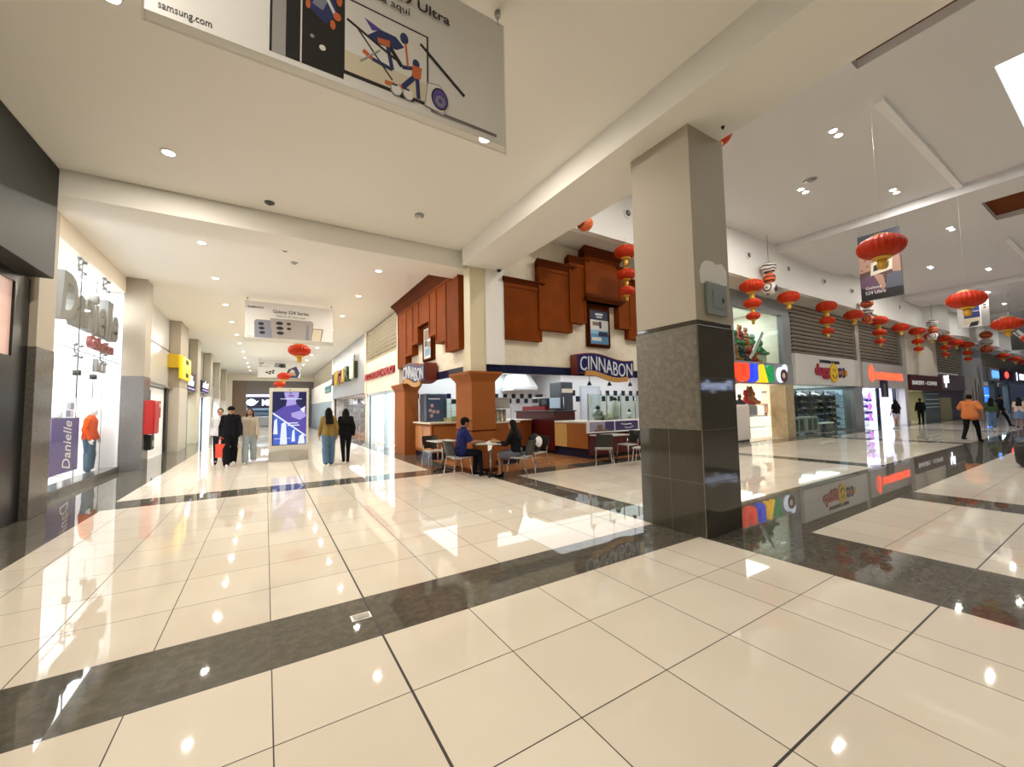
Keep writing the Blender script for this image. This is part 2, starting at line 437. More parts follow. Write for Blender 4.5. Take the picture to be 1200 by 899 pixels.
f.box(-3.455, -3.447, 12.14, 12.16, .14, 4.95); f.box(-3.455, -3.447, 13.69, 13.705, .14, 4.95)
f.box(-3.458, -3.446, 9.6, 14.95, 2.935, 2.955)
f.build('window_5', mat('glass_edge', (.10, .13, .14), .4), kind='structure')
FIT = mat('spider_fitting', (.30, .32, .34), .25, 1)
pr = None
for y in (12.15, 13.7):
    for z in (2.945, 4.8):
        if pr is None:
            pr = thing('spider_glass_fitting', 'four-armed steel fitting holding the tall shop window panes', 'glass fitting', (-3.47, y, z), 'four-armed steel fittings on the tall shop window')
            m = MB()
            for sy in (-1, 1):
                for sz in (-1, 1): m.tube([(-3.52, y, z), (-3.49, y + sy * .1, z + sz * .08), (-3.475, y + sy * .16, z + sz * .12)], .014)
            m.build('arms', FIT, pr)
            for sy in (-1, 1):
                for sz in (-1, 1): MB().cone((-3.49, y + sy * .16, z + sz * .12), (-3.425, y + sy * .16, z + sz * .12), .032, .032, 12).build('bolt', FIT, pr)
        else: dup(pr, (-3.47, y, z))
# script letters of the shop
sg = thing('script_shop_sign', 'large grey raised script sign, its backlit shade painted in, with a red word inside the bright shop window', 'shop sign', (-3.55, 13, 3.0))
LET = mat('backlit_grey_letter', (.15, .15, .135), .6)  # grey darkened: the shade of the backlit fronts is in the colour
m = MB(); m.text('Danielle', (-3.62, 13.05, 3.98), (0, 1, 0), (0, 0, 1), w=3.55, h=1.0, depth=.16, shear=.15, bold=.035); m.build('script_lettering', LET, sg)
m = MB(); m.text('Collection', (-3.6, 13.85, 3.29), (0, 1, 0), (0, 0, 1), w=1.6, h=.30, depth=.1, bold=.02); m.build('small_lettering', mat('dark_red_letter', (.18, .008, .008), .4), sg)
MB().box(-3.63, -3.56, 13.0, 14.55, 3.53, 3.57).build('underline', GOLD, sg)
# purple banner in the window
bn = thing('purple_window_banner', 'purple hanging banner with white vertical script in the shop window', 'banner', (-3.75, 12.6, .28))
PUR = mat('purple_print', (.07, .03, .22), .5)
MB().box(-3.76, -3.74, 11.9, 13.4, .30, 1.5).build('cloth', PUR, bn)
m = MB(); m.text('Danielle', (-3.737, 12.75, .92), (0, 0, 1), (0, -1, 0), w=1.05, h=.42, depth=.004, shear=.15); m.build('lettering', SHOPW, bn)
MB().tube([(-3.75, 11.85, 1.52), (-3.75, 13.45, 1.52)], .012).build('top_rod', STEEL, bn)
MB().tube([(-3.75, 11.9, .28), (-3.75, 11.9, 1.52)], .03).build('side_strip', mat('violet_strip', (.25, .10, .42), .4), bn)
bn2 = thing('patterned_hanging_panel', 'narrow blue-grey chequered panel hanging behind the purple banner', 'banner', (-4.2, 14.4, .2))
m = MB()
for k in range(8):
    m.box(-4.21, -4.19, 14.2, 14.42, .3 + k * .2, .49 + k * .2, k % 2); m.box(-4.21, -4.19, 14.42, 14.64, .3 + k * .2, .49 + k * .2, (k + 1) % 2)
m.build('panel', [mat('blue_grey_print', (.16, .18, .25), .5), mat('pale_print', (.5, .52, .56), .5)], bn2)
MB().tube([(-4.2, 14.2, 1.92), (-4.2, 14.64, 1.92)], .012).build('top_rod', STEEL, bn2)
# spotlight track and lamps in the window
for y, z, lb in ((12.98, 2.47, 'near black spotlight on a thin drop rod above the purple banner'), (14.0, 2.45, 'far black spotlight on a thin drop rod above the orange mannequin')):
    s = thing('drop_spotlight', lb, 'lamp', (-3.7, y, z))
    MB().cone((-3.7, y, z), (-3.7, y, z + .12), .07, .07, 14).build('lamp_head', BLKM, s)
    MB().tube([(-3.7, y, z + .12), (-3.7, y, 5.0)], .006).build('rod', BLKM, s)
    MB().tube([(-3.7, y, z), (-3.7, y, 1.95)], .008).build('hanger', BLKM, s)
hx = thing('grey_window_sign_block', 'small grey block with a white figure hanging in the shop window', 'sign', (-3.7, 14.6, 2.75))
MB().rbox(-3.76, -3.66, 14.1, 14.75, 2.66, 2.98, .01).build('block', mat('mid_grey_block', (.20, .20, .20), .5), hx)
m = MB(); m.box(-3.66, -3.65, 14.38, 14.46, 2.70, 2.95); m.box(-3.66, -3.65, 14.30, 14.40, 2.90, 2.95); m.build('figure', SHOPW, hx)
bx2 = thing('white_box_lamp', 'pale blue box lamp hung behind the big script letters', 'lamp', (-3.9, 13.6, 4.2))
MB().rbox(-4.05, -3.75, 13.3, 13.95, 4.05, 4.32, .03).build('housing', mat('pale_blue_housing', (.45, .52, .60), .4), bx2)
MB().tube([(-3.9, 13.62, 4.32), (-3.9, 13.62, 5.0)], .01).build('rod', STEEL, bx2)

# stretch of shopfronts further along the left wall
MB().box(-3.6, -3.42, 15.6, 17.4, 0, 2.6).build('wall_left', WALLC, kind='structure')
MB().box(-3.6, -3.40, 15.6, 21.2, 2.6, 4.1).build('wall_left', mat('glossy_grey_panel', (.55, .55, .53), .2), kind='structure')
MB().box(-3.6, -3.42, 15.6, 21.2, 4.1, 5.4).build('wall_left', mat('pale_grey_panel', (.62, .62, .60), .3), kind='structure')
MB().box(-3.46, -3.28, 15.6, 21.2, 2.56, 2.64).build('trim_9', STEEL, kind='structure')
MB().box(-3.44, -3.385, 15.6, 21.2, 4.08, 4.12).build('trim_10', DSTEEL, kind='structure')
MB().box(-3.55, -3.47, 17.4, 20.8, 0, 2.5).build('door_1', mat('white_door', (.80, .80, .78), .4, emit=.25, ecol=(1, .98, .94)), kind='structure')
MB().box(-3.47, -3.38, 20.8, 21.2, 0, 2.56).build('door_2', BLACK, kind='structure')
p = thing('red_white_notice', 'red and white notice fixed on the white door', 'notice', (-3.46, 19.5, 1.8))
MB().box(-3.465, -3.455, 18.7, 20.3, 1.4, 2.05).build('sheet', RED, p)
MB().box(-3.455, -3.45, 18.85, 19.6, 1.5, 1.95).box(-3.455, -3.45, 19.75, 20.15, 1.8, 1.95).build('print', [SHOPW], p)
p = thing('black_door_notice', 'square black notice above the red one on the white door', 'notice', (-3.46, 18.2, 2.1))
MB().box(-3.465, -3.452, 17.7, 18.6, 2.0, 2.4).build('sheet', BLACK, p)
p = thing('round_blue_door_sticker', 'round blue sticker with a white centre on the white door', 'sticker', (-3.46, 19.2, .9))
m = MB(); m.cone((-3.468, 19.2, .95), (-3.460, 19.2, .95), .2, .2, 20); m.build('disc', mat('blue_sticker', (.03, .07, .30), .4), p)
m = MB(); m.cone((-3.46, 19.2, .95), (-3.456, 19.2, .95), .1, .1, 16); m.build('centre', SHOPW, p)
# red hose cabinet on the second pillar
hc = thing('hose_cabinet', 'red metal fire hose cabinet on the side of the second left pillar', 'fire cabinet', (-2.9, 15.3, .98))
MB().rbox(-2.93, -2.70, 14.98, 15.62, .98, 1.94, .012).build('body', RED, hc)
MB().rbox(-2.70, -2.685, 15.02, 15.58, 1.02, 1.90, .004).build('door', mat('red_door', (.50, .02, .012), .3), hc)
bg = thing('black_wall_case', 'small black case hanging below the red hose cabinet', 'case', (-2.88, 15.4, .5))
MB().rbox(-2.92, -2.78, 15.2, 15.6, .52, .95, .02).build('body', BLKM, bg); MB().rbox(-2.78, -2.77, 15.3, 15.5, .62, .78, .003).build('label_plate', STEEL, bg)
# yellow projecting sign
YEL = mat('yellow_sign', (.80, .58, .01), .35, emit=.35, ecol=(1, .75, .02))
ys_ = thing('yellow_projecting_sign', 'yellow box sign with two black emblems projecting over the left shops', 'shop sign', (-3.0, 22, 3.0))
MB().rbox(-3.05, -2.93, 20.95, 23.1, 3.0, 3.95, .02).build('box', YEL, ys_)
MB().rbox(-3.5, -3.05, 20.85, 21.15, 3.42, 3.98, .02).build('arm_box', mat('deep_yellow', (.62, .40, .01), .35), ys_)
for z in (3.1, 3.66):
    m = MB(); m.box(-2.93, -2.92, 21.75, 22.35, z, z + .17); m.box(-2.93, -2.92, 21.85, 21.95, z + .17, z + .2); m.build('emblem', BLKM, ys_)
# further bays: glass above, shop below
PANE = mat('grey_green_upper_glass', (.42, .47, .42), .12)
for i, (y0, y1, lowcol, em) in enumerate(((23.1, 26.1, (.62, .60, .35), 1.0), (27.3, 31.8, (.75, .85, .95), 3.2), (33, 37.6, (.5, .62, .7), 2.0), (38.4, 43.4, (.25, .3, .34), .8), (44.2, 48, (.3, .3, .3), .5))):
    MB().box(-3.55, -3.42, y0, y1, 3.6, 5.4).build('window_%d' % (6 + i), PANE, kind='structure')
    MB().box(-3.5, -3.38, y0, y1, 3.55, 3.62).build('trim_%d' % (11 + i), DSTEEL, kind='structure')
    MB().box(-3.6, -3.40, y0, y1, 2.5, 3.55).build('wall_left', GREYW, kind='structure')
    MB().box(-6.0, -5.9, y0, y1, 0, 2.5).box(-5.9, -3.5, y0 - .1, y0, 0, 2.5).box(-5.9, -3.5, y1, y1 + .1, 0, 2.5).build('wall_shop', mat('shop_wall_%d' % i, lowcol, .5), kind='structure')
    MB().box(-6.0, -3.5, y0, y1, 2.5, 2.6).build('ceiling', WHITE, kind='structure')
    lamp((-4.7, (y0 + y1) / 2, 2.45), 130 * em, 2, (.74, .87, 1), shape='RECTANGLE', sy=4)
    MB().box(-3.46, -3.45, y0, y1 - 1.8, .05, 2.5).build('window_%d' % (12 + i), GLASS, kind='structure')
SCR = mat('dark_sign_face', (.02, .022, .06), .2)
WGLOW = mat('white_sign_glow', (.9, .93, 1), .4, emit=2.2, ecol=(.85, .93, 1))
for (y0, y1, z0, z1, lb) in ((23.3, 26.0, 2.6, 3.55, 'dark blue lit sign with a white scrawl beyond the yellow sign'), (28.4, 31.6, 2.75, 3.45, 'black lit sign with a pale figure, second after the yellow sign')):
    s = thing('lit_shop_sign', lb, 'shop sign', (-3.3, (y0 + y1) / 2, z0))
    MB().rbox(-3.4, -3.1, y0, y1, z0, z1, .02).build('box', SCR, s)
    m = MB(); yy = y0 + .5
    random.seed(int(y0))
    while yy < y1 - .7:
        h = random.uniform(.25, .5); m.prism([(-3.099, yy, z0 + .3), (-3.099, yy + .28, z0 + .3), (-3.099, yy + .36, z0 + .3 + h), (-3.099, yy + .1, z0 + .3 + h * .8)], (.01, 0, 0)); yy += .4
    m.build('white_mark', WGLOW, s)
    MB().box(-3.099, -3.09, y0 + .4, y1 - .3, z0 + .12, z0 + .18).build('underline', mat('violet_glow', (.4, .3, .9), .4, emit=.8), s)
s = thing('yellow_shop_poster', 'yellow hanging poster in the shop under the dark blue sign', 'poster', (-3.7, 24, 1.4))
MB().box(-3.72, -3.70, 23.4, 25.4, 1.5, 2.4).build('sheet', YEL, s); MB().tube([(-3.71, 23.4, 2.42), (-3.71, 25.4, 2.42)], .015).build('top_rod', STEEL, s)
s = thing('vertical_light_tube', 'bright vertical light tube on the last left shopfront', 'lamp', (-3.2, 39.5, 2.7))
MB().rbox(-3.38, -3.22, 39.3, 40.0, 2.7, 4.0, .03).build('tube', WGLOW, s); MB().rbox(-3.40, -3.37, 39.2, 40.1, 2.6, 4.1, .01).build('backplate', STEEL, s)

# ------------------------------------------------------------------ end of the corridor
MB().box(-7, 4.4, 48, 48.3, 4.75, 5.4).build('wall_end', WALLC, kind='structure')
MB().box(-3.6, -2.85, 48, 48.3, 0, 4.75).build('wall_end', WALLC, kind='structure')
BROWN = mat('brown_end_panel', (.17, .11, .07), .4)
MB().box(-2.85, -1.7, 48.2, 48.4, 0, 4.75).build('wall_end', BROWN, kind='structure')
MB().box(-1.7, 4.4, 48.2, 48.4, 3.35, 4.75).build('wall_end', mat('grey_brown_panel', (.16, .14, .13), .5), kind='structure')
MB().box(-1.75, 4.4, 52, 52.1, 0, 3.35).build('wall_end', mat('lit_blue_shop_wall', (.55, .70, .80), .5), kind='structure')
MB().box(1.6, 4.4, 48.2, 48.4, 0, 3.35).build('wall_end', mat('dark_end_panel', (.09, .09, .10), .4), kind='structure')
lamp((-.2, 50, 3.25), 150, 3, (.8, .92, 1), shape='RECTANGLE', sy=3)
s = thing('pale_display_counter', 'pale display counter with small dark goods in the shop at the corridor end', 'counter', (-.3, 50.5, 0))
MB().rbox(-1.5, 1.0, 50.2, 50.9, .05, 1.0, .03).build('body', ALU, s); MB().rbox(-1.55, 1.05, 50.15, 50.95, 1.0, 1.06, .02).build('worktop', SHOPW, s)
m = MB()
for k in range(7): m.rbox(-1.4 + k * .34, -1.2 + k * .34, 50.3, 50.6, 1.06, 1.2 + .12 * (k % 3), .02)
m.build('goods', mat('slate_goods', (.12, .16, .22), .5), s)
s = thing('blue_wall_shelf', 'blue-grey wall shelves behind the pale counter at the corridor end', 'shelving', (-.2, 51.8, 0))
MB().box(-1.6, 1.4, 51.9, 51.98, .2, 2.0).build('back_panel', mat('blue_grey_back', (.22, .32, .42), .5), s)
for k in range(4): MB().box(-1.6, 1.4, 51.6, 51.9, .4 + .45 * k, .44 + .45 * k).build('shelf', ALU, s)
s = thing('blue_white_shop_sign', 'dark blue lit sign with a white blob emblem at the corridor end', 'shop sign', (-.4, 48.1, 2.0))
MB().rbox(-1.6, 1.5, 48.0, 48.2, 1.95, 3.1, .03).build('board', mat('deep_blue_board', (.008, .014, .06), .3), s)
MB().box(-1.7, 1.6, 48.02, 48.2, 3.1, 3.35).build('light_strip', mat('lilac_strip', (.6, .6, .9), .4, emit=1.2, ecol=(.65, .65, 1)), s)
m = MB(); m.prism([(-1.25 + .42 * cos(a) * 1.0, 47.99, 2.55 + .34 * sin(a)) for a in [k * PI / 8 for k in range(16)]], (0, -.02, 0)); m.prism([(-.9, 47.99, 2.6), (-.62, 47.99, 2.72), (-.85, 47.99, 2.4)], (0, -.02, 0)); m.build('emblem', WGLOW, s)
m = MB(); m.text('ME', (.12, 47.98, 2.53), (1, 0, 0), (0, 0, 1), w=.9, h=.6, depth=.03, bold=.04); m.build('lettering', WGLOW, s)

# ------------------------------------------------------------------ right side of the left corridor
def louvre(name, T, w, h, n, m1, label):
    o = thing(name, label, 'louvre grille', tuple(T(w / 2, 0, 0)))
    MB(T).box(0, w, 0, h, -.16, -.12).build('backing', mat('dark_louvre_back', (.03, .027, .024), .7), o)
    b = MB(T); p = h / n
    for k in range(n):
        z = k * p
        b.loft([[(0, z + p * .02, -.10), (0, z + p * .52, .0), (0, z + p * .60, -.01), (0, z + p * .12, -.12)], [(w, z + p * .02, -.10), (w, z + p * .52, .0), (w, z + p * .60, -.01), (w, z + p * .12, -.12)]])
    b.build('slats', m1, o)
    b = MB(T)
    nn = max(2, round(w / 1.4)); b.box(0, w, -.02, .02, -.12, -.095); b.box(0, w, h - .02, h, -.12, -.095)
    for k in range(nn + 1):
        u = k * w / nn; b.box(u - .02, u + .02, 0, h, -.12, -.095)
    b.build('frame', BLKM if m1 is SLAT else m1, o)
    return o
def TX(x0, y0, z0):      # frame on a wall that faces -X: u runs along -Y, v up, w out
    return lambda u, v, w: Vector((x0 - w, y0 - u, z0 + v))
def TY(x0, y0, z0):      # frame on a wall that faces -Y: u runs along +X
    return lambda u, v, w: Vector((x0 + u, y0 - w, z0 + v))
louvre('louvre_grille', TX(4.2, 20.25, 3.86), 5.2, 1.5, 9, LSLAT, 'cream louvre grille above the red lettering')
MB().box(4.2, 4.4, 14.75, 20.35, 2.33, 3.84).box(4.2, 4.4, 14.75, 15.03, 3.84, 5.4).box(4.14, 4.4, 20.3, 20.5, 2.33, 5.4).box(4.2, 4.4, 20.3, 20.6, 0, 2.33).build('wall_right', WALLC, kind='structure')
s = thing('red_letter_sign', 'long line of red raised letters on the cream wall', 'shop sign', (4.15, 18, 3.0))
m = MB(); m.text('ACCESORIZANDO', (4.2, 17.9, 3.13), (0, -1, 0), (0, 0, 1), w=5.2, h=.31, depth=.08, bold=.03)
m.build('lettering', mat('red_letter', (.36, .012, .014), .35), s)
MB().box(4.17, 4.2, 15.25, 20.55, 2.99, 3.27).build('backing_rail', mat('deep_red_rail', (.14, .008, .008), .4), s)
# glass doors of that shop
MB().box(4.3, 7.6, 20.3, 20.4, 0, 2.6).box(7.6, 7.7, 14.75, 20.4, 0, 2.6).box(4.45, 7.6, 14.75, 14.85, 0, 2.6).build('wall_shop', mat('cool_shop_wall', (.72, .82, .84), .5), kind='structure')
MB().box(4.3, 7.7, 14.8, 20.4, 2.5, 2.6).build('ceiling', WHITE, kind='structure')
lamp((5.9, 17.5, 2.45), 330, 2.6, (.82, .95, 1), shape='RECTANGLE', sy=5)
ALUB = mat('pale_blue_frame', (.55, .66, .72), .3, .2)
b = MB()
for y in (14.85, 16.6, 16.95, 18.75, 20.2): b.box(4.22, 4.32, y, y + .1, 0, 2.33)
b.box(4.22, 4.32, 14.85, 20.3, 2.2, 2.33); b.build('window_18', ALUB, kind='structure')
MB().box(4.26, 4.27, 14.95, 20.2, .02, 2.2).build('window_19', GLASS, kind='structure')
for y, lb in ((15.0, 'near white light frame glowing behind the glass doors, by the bakery pillar'), (17.1, 'far white light frame glowing behind the glass doors')):
    b = MB()
    for (a0, a1, c0, c1) in ((y, y + .05, .1, 2.15), (y + 1.5, y + 1.55, .1, 2.15), (y, y + 1.55, 2.1, 2.15), (y, y + 1.55, .1, .15)): b.box(4.35, 4.38, a0, a1, c0, c1)
    tag(b.build('led_window_frame', mat('led_white', (1, 1, 1), .4, emit=3.5, ecol=(.85, .95, 1))), lb, 'window light')
# shelves in this shop
sh = thing('display_shelf_unit', 'blue-white display shelves behind the glass doors', 'shelving', (5.6, 16.2, 0))
MB().box(5.5, 5.55, 15.2, 17.4, 0, 2.0).build('back_panel', mat('mint_back', (.55, .75, .75), .5), sh)
for k in range(4): MB().box(5.2, 5.5, 15.2, 17.4, .3 + .45 * k, .33 + .45 * k).build('shelf', ALUB, sh)
# grey shopfront with coloured letters
MB().box(4.16, 4.4, 20.5, 31.7, 2.4, 5.4).build('wall_right', GREYW, kind='structure')
s = thing('coloured_letter_sign', 'row of dark coloured letters with a white box end on the grey wall', 'shop sign', (4.1, 27, 3.3))
for i, (y, c, h, ch) in enumerate(((30.2, (.07, .02, .06), .75, 'J'), (28.7, (.55, .42, .04), .95, 'U'), (27.2, (.16, .02, .025), .85, 'G'), (25.9, (.62, .42, .08), .8, 'A'), (24.6, (.02, .05, .015), .9, 'R'))):
    m = MB(); m.text(ch, (4.12, y, 3.7), (0, -1, 0), (0, 0, 1), w=1.15, h=h, depth=.2, bold=.04); m.build('letter', mat('letter_paint_%d' % i, c, .35), s)
MB().rbox(3.95, 4.12, 22.6, 23.7, 3.3, 4.15, .03).build('white_box', mat('off_white_box', (.6, .6, .52), .4), s)
MB().box(3.98, 4.14, 22.35, 22.6, 3.3, 4.2).build('green_end', mat('dark_green_end', (.02, .04, .015), .4), s)
m = MB(); m.ell((4.04, 22.9, 4.32), (.08, .18, .14)); m.ell((4.04, 22.75, 4.5), (.07, .1, .1)); m.build('figure', STEEL, s)
MB().box(4.3, 8, 20.45, 20.55, 0, 2.5).box(8, 8.1, 20.5, 31.7, 0, 2.5).box(4.3, 8, 31.7, 31.8, 0, 2.5).build('wall_shop', mat('mixed_shop_wall', (.46, .48, .50), .5, vary=(2, .35)), kind='structure')
MB().box(4.3, 8, 20.5, 31.7, 2.4, 2.5).build('ceiling', WHITE, kind='structure')
lamp((6.2, 25.5, 2.35), 300, 2.6, (.9, .96, 1), shape='RECTANGLE', sy=9)
MB().box(4.28, 4.29, 20.6, 27.5, .05, 2.4).build('window_20', GLASS, kind='structure')
louvre('louvre_grille', TX(4.2, 46, 3.9), 13.9, 1.45, 9, LSLAT, 'farthest cream louvre grille beyond the grey shopfront')
MB().box(4.16, 4.4, 31.7, 32.1, 0, 5.4).box(4.2, 4.4, 32.1, 48, 2.3, 3.9).build('wall_right', WHITE, kind='structure')
MB().box(4.2, 4.3, 32.1, 48, 0, 2.3).build('wall_right', mat('pale_blue_front', (.45, .55, .65), .25), kind='structure')
s = thing('teal_wall_sign', 'small teal picture sign on the white wall beyond the grey shopfront', 'sign', (4.15, 34, 3.2))
MB().box(4.13, 4.2, 32.8, 36.0, 3.0, 3.5).build('board', mat('teal_print', (.07, .2, .22), .4), s); MB().box(4.12, 4.135, 33.2, 35.6, 3.1, 3.2).build('band', mat('pale_teal', (.3, .5, .5), .4), s)
# rack with clothes in grey shop (patterned mix)
random.seed(3)
rk0 = None
for i in range(14):
    y = 21.2 + i * .62
    if rk0 is None:
        rk0 = thing('stocked_display_stand', 'tall stand of small hanging goods in the grey shopfront', 'display stand', (5.2, y, 0), 'stands of hanging goods inside the grey shopfront')
        MB().box(5.18, 5.22, y - .24, y + .24, .1, 2.1).build('back_panel', ALU, rk0)
        m = MB()
        for k in range(6):
            for q in range(3): m.rbox(5.08, 5.18, y - .22 + q * .15, y - .10 + q * .15, .2 + k * .31, .42 + k * .31, .01, random.randrange(4))
        m.build('goods', [mat('goods_a', (.10, .08, .12), .5), mat('goods_b', (.35, .30, .28), .5), mat('goods_c', (.2, .28, .36), .5), mat('goods_d', (.5, .5, .48), .5)], rk0)['kind'] = 'stuff'
    else: dup(rk0, (5.2 + .25 * (i % 3), y, 0))

# ------------------------------------------------------------------ cinnamon-roll bakery corner
# walls above the openings
MB().box(4.36, 4.56, 8.85, 14.75, 2.62, 5.4).build('wall_right', STUC, kind='structure')
MB().box(4.6, 15.6, 8.6, 8.8, 2.62, 6.15).build('wall_front', STUC, kind='structure')
# corner pillar
b = MB(); x0, x1, y0, y1 = 4.16, 4.80, 8.53, 9.46
rect = lambda e, z: [(x0 - e, y0 - e, z), (x1 + e, y0 - e, z), (x1 + e, y1 + e, z), (x0 - e, y1 + e, z)]
b.loft([rect(0, 0), rect(0, 2.2)]); b.loft([rect(.01, 2.2), rect(.02, 2.23), rect(.13, 2.38), rect(.13, 2.43)])
b.build('pillar', PILW, kind='structure')
b = MB(); b.loft([rect(.012, 1.0), rect(.012, 1.025)]); b.loft([rect(.02, 0), rect(.02, .1)]); b.build('trim_16', WOODD, kind='structure')
b = MB(); x0, x1, y0, y1 = 4.02, 4.5, 13.45, 14.7
b.loft([rect(0, 0), rect(0, 2.2)]); b.loft([rect(.01, 2.2), rect(.02, 2.23), rect(.10, 2.38), rect(.10, 2.43)]); b.build('pillar', PILW, kind='structure')
b = MB(); x0, x1, y0, y1 = 12.2, 12.9, 8.53, 9.3
b.loft([rect(0, 0), rect(0, 2.2)]); b.loft([rect(.01, 2.2), rect(.02, 2.23), rect(.13, 2.38), rect(.13, 2.43)]); b.build('pillar', PILW, kind='structure')
MB().box(12.9, 15.6, 8.6, 8.8, 0, 2.62).build('wall_front', STUC, kind='structure')
# upper corner pilasters
MB().box(4.14, 4.55, 8.53, 8.87, 2.43, 4.99).box(4.3, 4.55, 8.87, 9.3, 2.43, 4.99).build('pillar', mat('yellow_cream_paint', (.68, .60, .42), .5), kind='structure')
MB().box(4.55, 5.08, 8.50, 8.7, 2.62, 6.1).build('pillar', WHITE, kind='structure')
# navy tile bands
def band(T, w):
    b = MB(T); n = round(w / .2)
    for k in range(n): b.box(k * w / n + .003, (k + 1) * w / n - .003, 0, .21, 0, .035)
    b.box(0, w, 0, .21, -.05, .03, 1)
    return b
band(TX(4.36, 14.55, 2.42), 5.7).build('trim_17', [NAVY, BLACK], kind='structure')
band(TY(4.62, 8.6, 2.42), 7.5).build('trim_18', [NAVY, BLACK], kind='structure')
# stepped timber panelling
def panel(o, T, u0, u1, z0, z1, d, cornice=.16, foot=None):
    p = MB(T); p.box(u0, u1, z0, z1, 0, d)
    p = p.build('panel', WOOD, o)
    e = .055
    m = MB(T)
    m.box(u0, u0 + e, z0, z1, d, d + .02); m.box(u1 - e, u1, z0, z1, d, d + .02); m.box(u0 + e, u1 - e, z0, z0 + .09, d, d + .02); m.box(u0 + e, u1 - e, z1 - .09, z1, d, d + .02)
    m.build('stile_frame', WOOD, p)
    if cornice:
        m = MB(T)
        a, c = cornice, cornice * .75
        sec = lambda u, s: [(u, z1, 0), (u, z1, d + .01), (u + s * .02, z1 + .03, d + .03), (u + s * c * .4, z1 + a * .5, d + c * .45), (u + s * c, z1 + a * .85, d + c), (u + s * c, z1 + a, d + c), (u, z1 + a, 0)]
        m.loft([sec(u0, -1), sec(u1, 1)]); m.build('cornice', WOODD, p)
    if foot:
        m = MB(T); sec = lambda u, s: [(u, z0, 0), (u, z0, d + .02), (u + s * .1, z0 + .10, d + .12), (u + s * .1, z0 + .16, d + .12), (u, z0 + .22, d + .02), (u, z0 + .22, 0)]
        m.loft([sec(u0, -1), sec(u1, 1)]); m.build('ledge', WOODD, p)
    return p
T = TY(0, 8.6, 0)
wp = thing('stepped_wood_panelling', 'stepped brown wood panelling with cornices facing the high hall', 'wood panelling', (8.4, 8.6, 3.3))
for (u0, u1, z0, z1, d, co, ft) in ((5.08, 6.22, 3.28, 4.72, .12, .13, 0), (6.12, 7.25, 3.6, 5.30, .16, .17, 0), (7.15, 7.74, 3.89, 5.58, .20, .17, 0), (7.7, 9.1, 4.55, 5.86, .26, .22, 1),
                                (9.06, 9.6, 3.89, 5.58, .20, .17, 0), (9.5, 10.66, 3.6, 5.30, .16, .17, 0), (10.56, 11.72, 3.28, 4.72, .12, .13, 0)):
    panel(wp, T, u0, u1, z0, z1, d, co, ft)
MB(T).box(7.88, 8.81, 3.28, 4.55, 0, .06).build('poster_backing', WOODD, wp)
T = TX(4.36, 0, 0)
wp = thing('stepped_wood_panelling', 'stepped brown wood panelling with one long crown facing the long corridor', 'wood panelling', (4.3, 12, 3.1))
for (a, b_, z0) in ((9.21, 10.1, 3.08), (10.1, 10.84, 3.42), (10.84, 11.4, 3.71), (11.4, 12.42, 4.21), (12.42, 13.0, 3.69), (13.0, 13.73, 3.39), (13.73, 14.72, 3.05)):
    panel(wp, T, -b_, -a, z0, 5.1, .2, 0)
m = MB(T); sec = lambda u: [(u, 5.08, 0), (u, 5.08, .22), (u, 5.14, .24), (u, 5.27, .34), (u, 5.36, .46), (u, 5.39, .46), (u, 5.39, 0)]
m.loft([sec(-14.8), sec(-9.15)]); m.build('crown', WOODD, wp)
MB(T).box(-12.42, -11.4, 3.05, 4.21, 0, .05).build('poster_backing', WOODD, wp)
# posters in the panelling
def poster(name, T, u0, u1, z0, z1, w, label, bands):
    o = thing(name, label, 'poster', tuple(T((u0 + u1) / 2, z0, w)))
    m = MB(T); e = .04
    m.box(u0 - e, u0, z0 - e, z1 + e, 0, w + .03); m.box(u1, u1 + e, z0 - e, z1 + e, 0, w + .03); m.box(u0, u1, z0 - e, z0, 0, w + .03); m.box(u0, u1, z1, z1 + e, 0, w + .03)
    m.build('frame', WOODD, o)
    m = MB(T); m.box(u0, u1, z0, z1, 0, w); ms = [bands[0][4]]
    for i, (a, c, e0, e1, mm) in enumerate(bands[1:]):
        if mm not in ms: ms.append(mm)
        m.box(u0 + (u1 - u0) * a, u0 + (u1 - u0) * c, z0 + (z1 - z0) * e0, z0 + (z1 - z0) * e1, w, w + .003 + .001 * i, ms.index(mm))
    m.build('print', ms, o)
    return o
PBLUE = mat('poster_blue', (.10, .26, .46), .35); PNAV = mat('poster_navy', (.012, .018, .06), .35); PW = mat('poster_white', (.62, .62, .60), .35); PBR = mat('poster_brown', (.20, .12, .08), .4); PLB = mat('poster_light_blue', (.25, .45, .62), .35)
poster('framed_poster', TY(0, 8.6, 0), 7.97, 8.72, 3.36, 4.36, .09, 'blue and white framed poster under the tallest wood panel', [(0, 1, 0, 1, PBLUE), (0, 1, .72, 1, PNAV), (0, 1, .42, .72, PW), (.15, .5, .55, .66, PBR), (.5, .62, .48, .68, PNAV), (0, 1, .3, .42, PLB), (.45, .95, .24, .38, PNAV), (.1, .6, .1, .2, PW), (.3, .7, .86, .92, PW), (.35, .65, .79, .83, PW)])
poster('framed_poster', TX(4.36, 0, 0), -12.2, -11.52, 3.12, 4.08, .09, 'pale framed poster set in the panelling above the corridor sign', [(0, 1, 0, 1, PW), (.1, .9, .62, .95, PBR), (.2, .8, .1, .35, PBLUE), (.15, .5, .4, .6, PNAV), (.55, .9, .36, .55, PBR)])
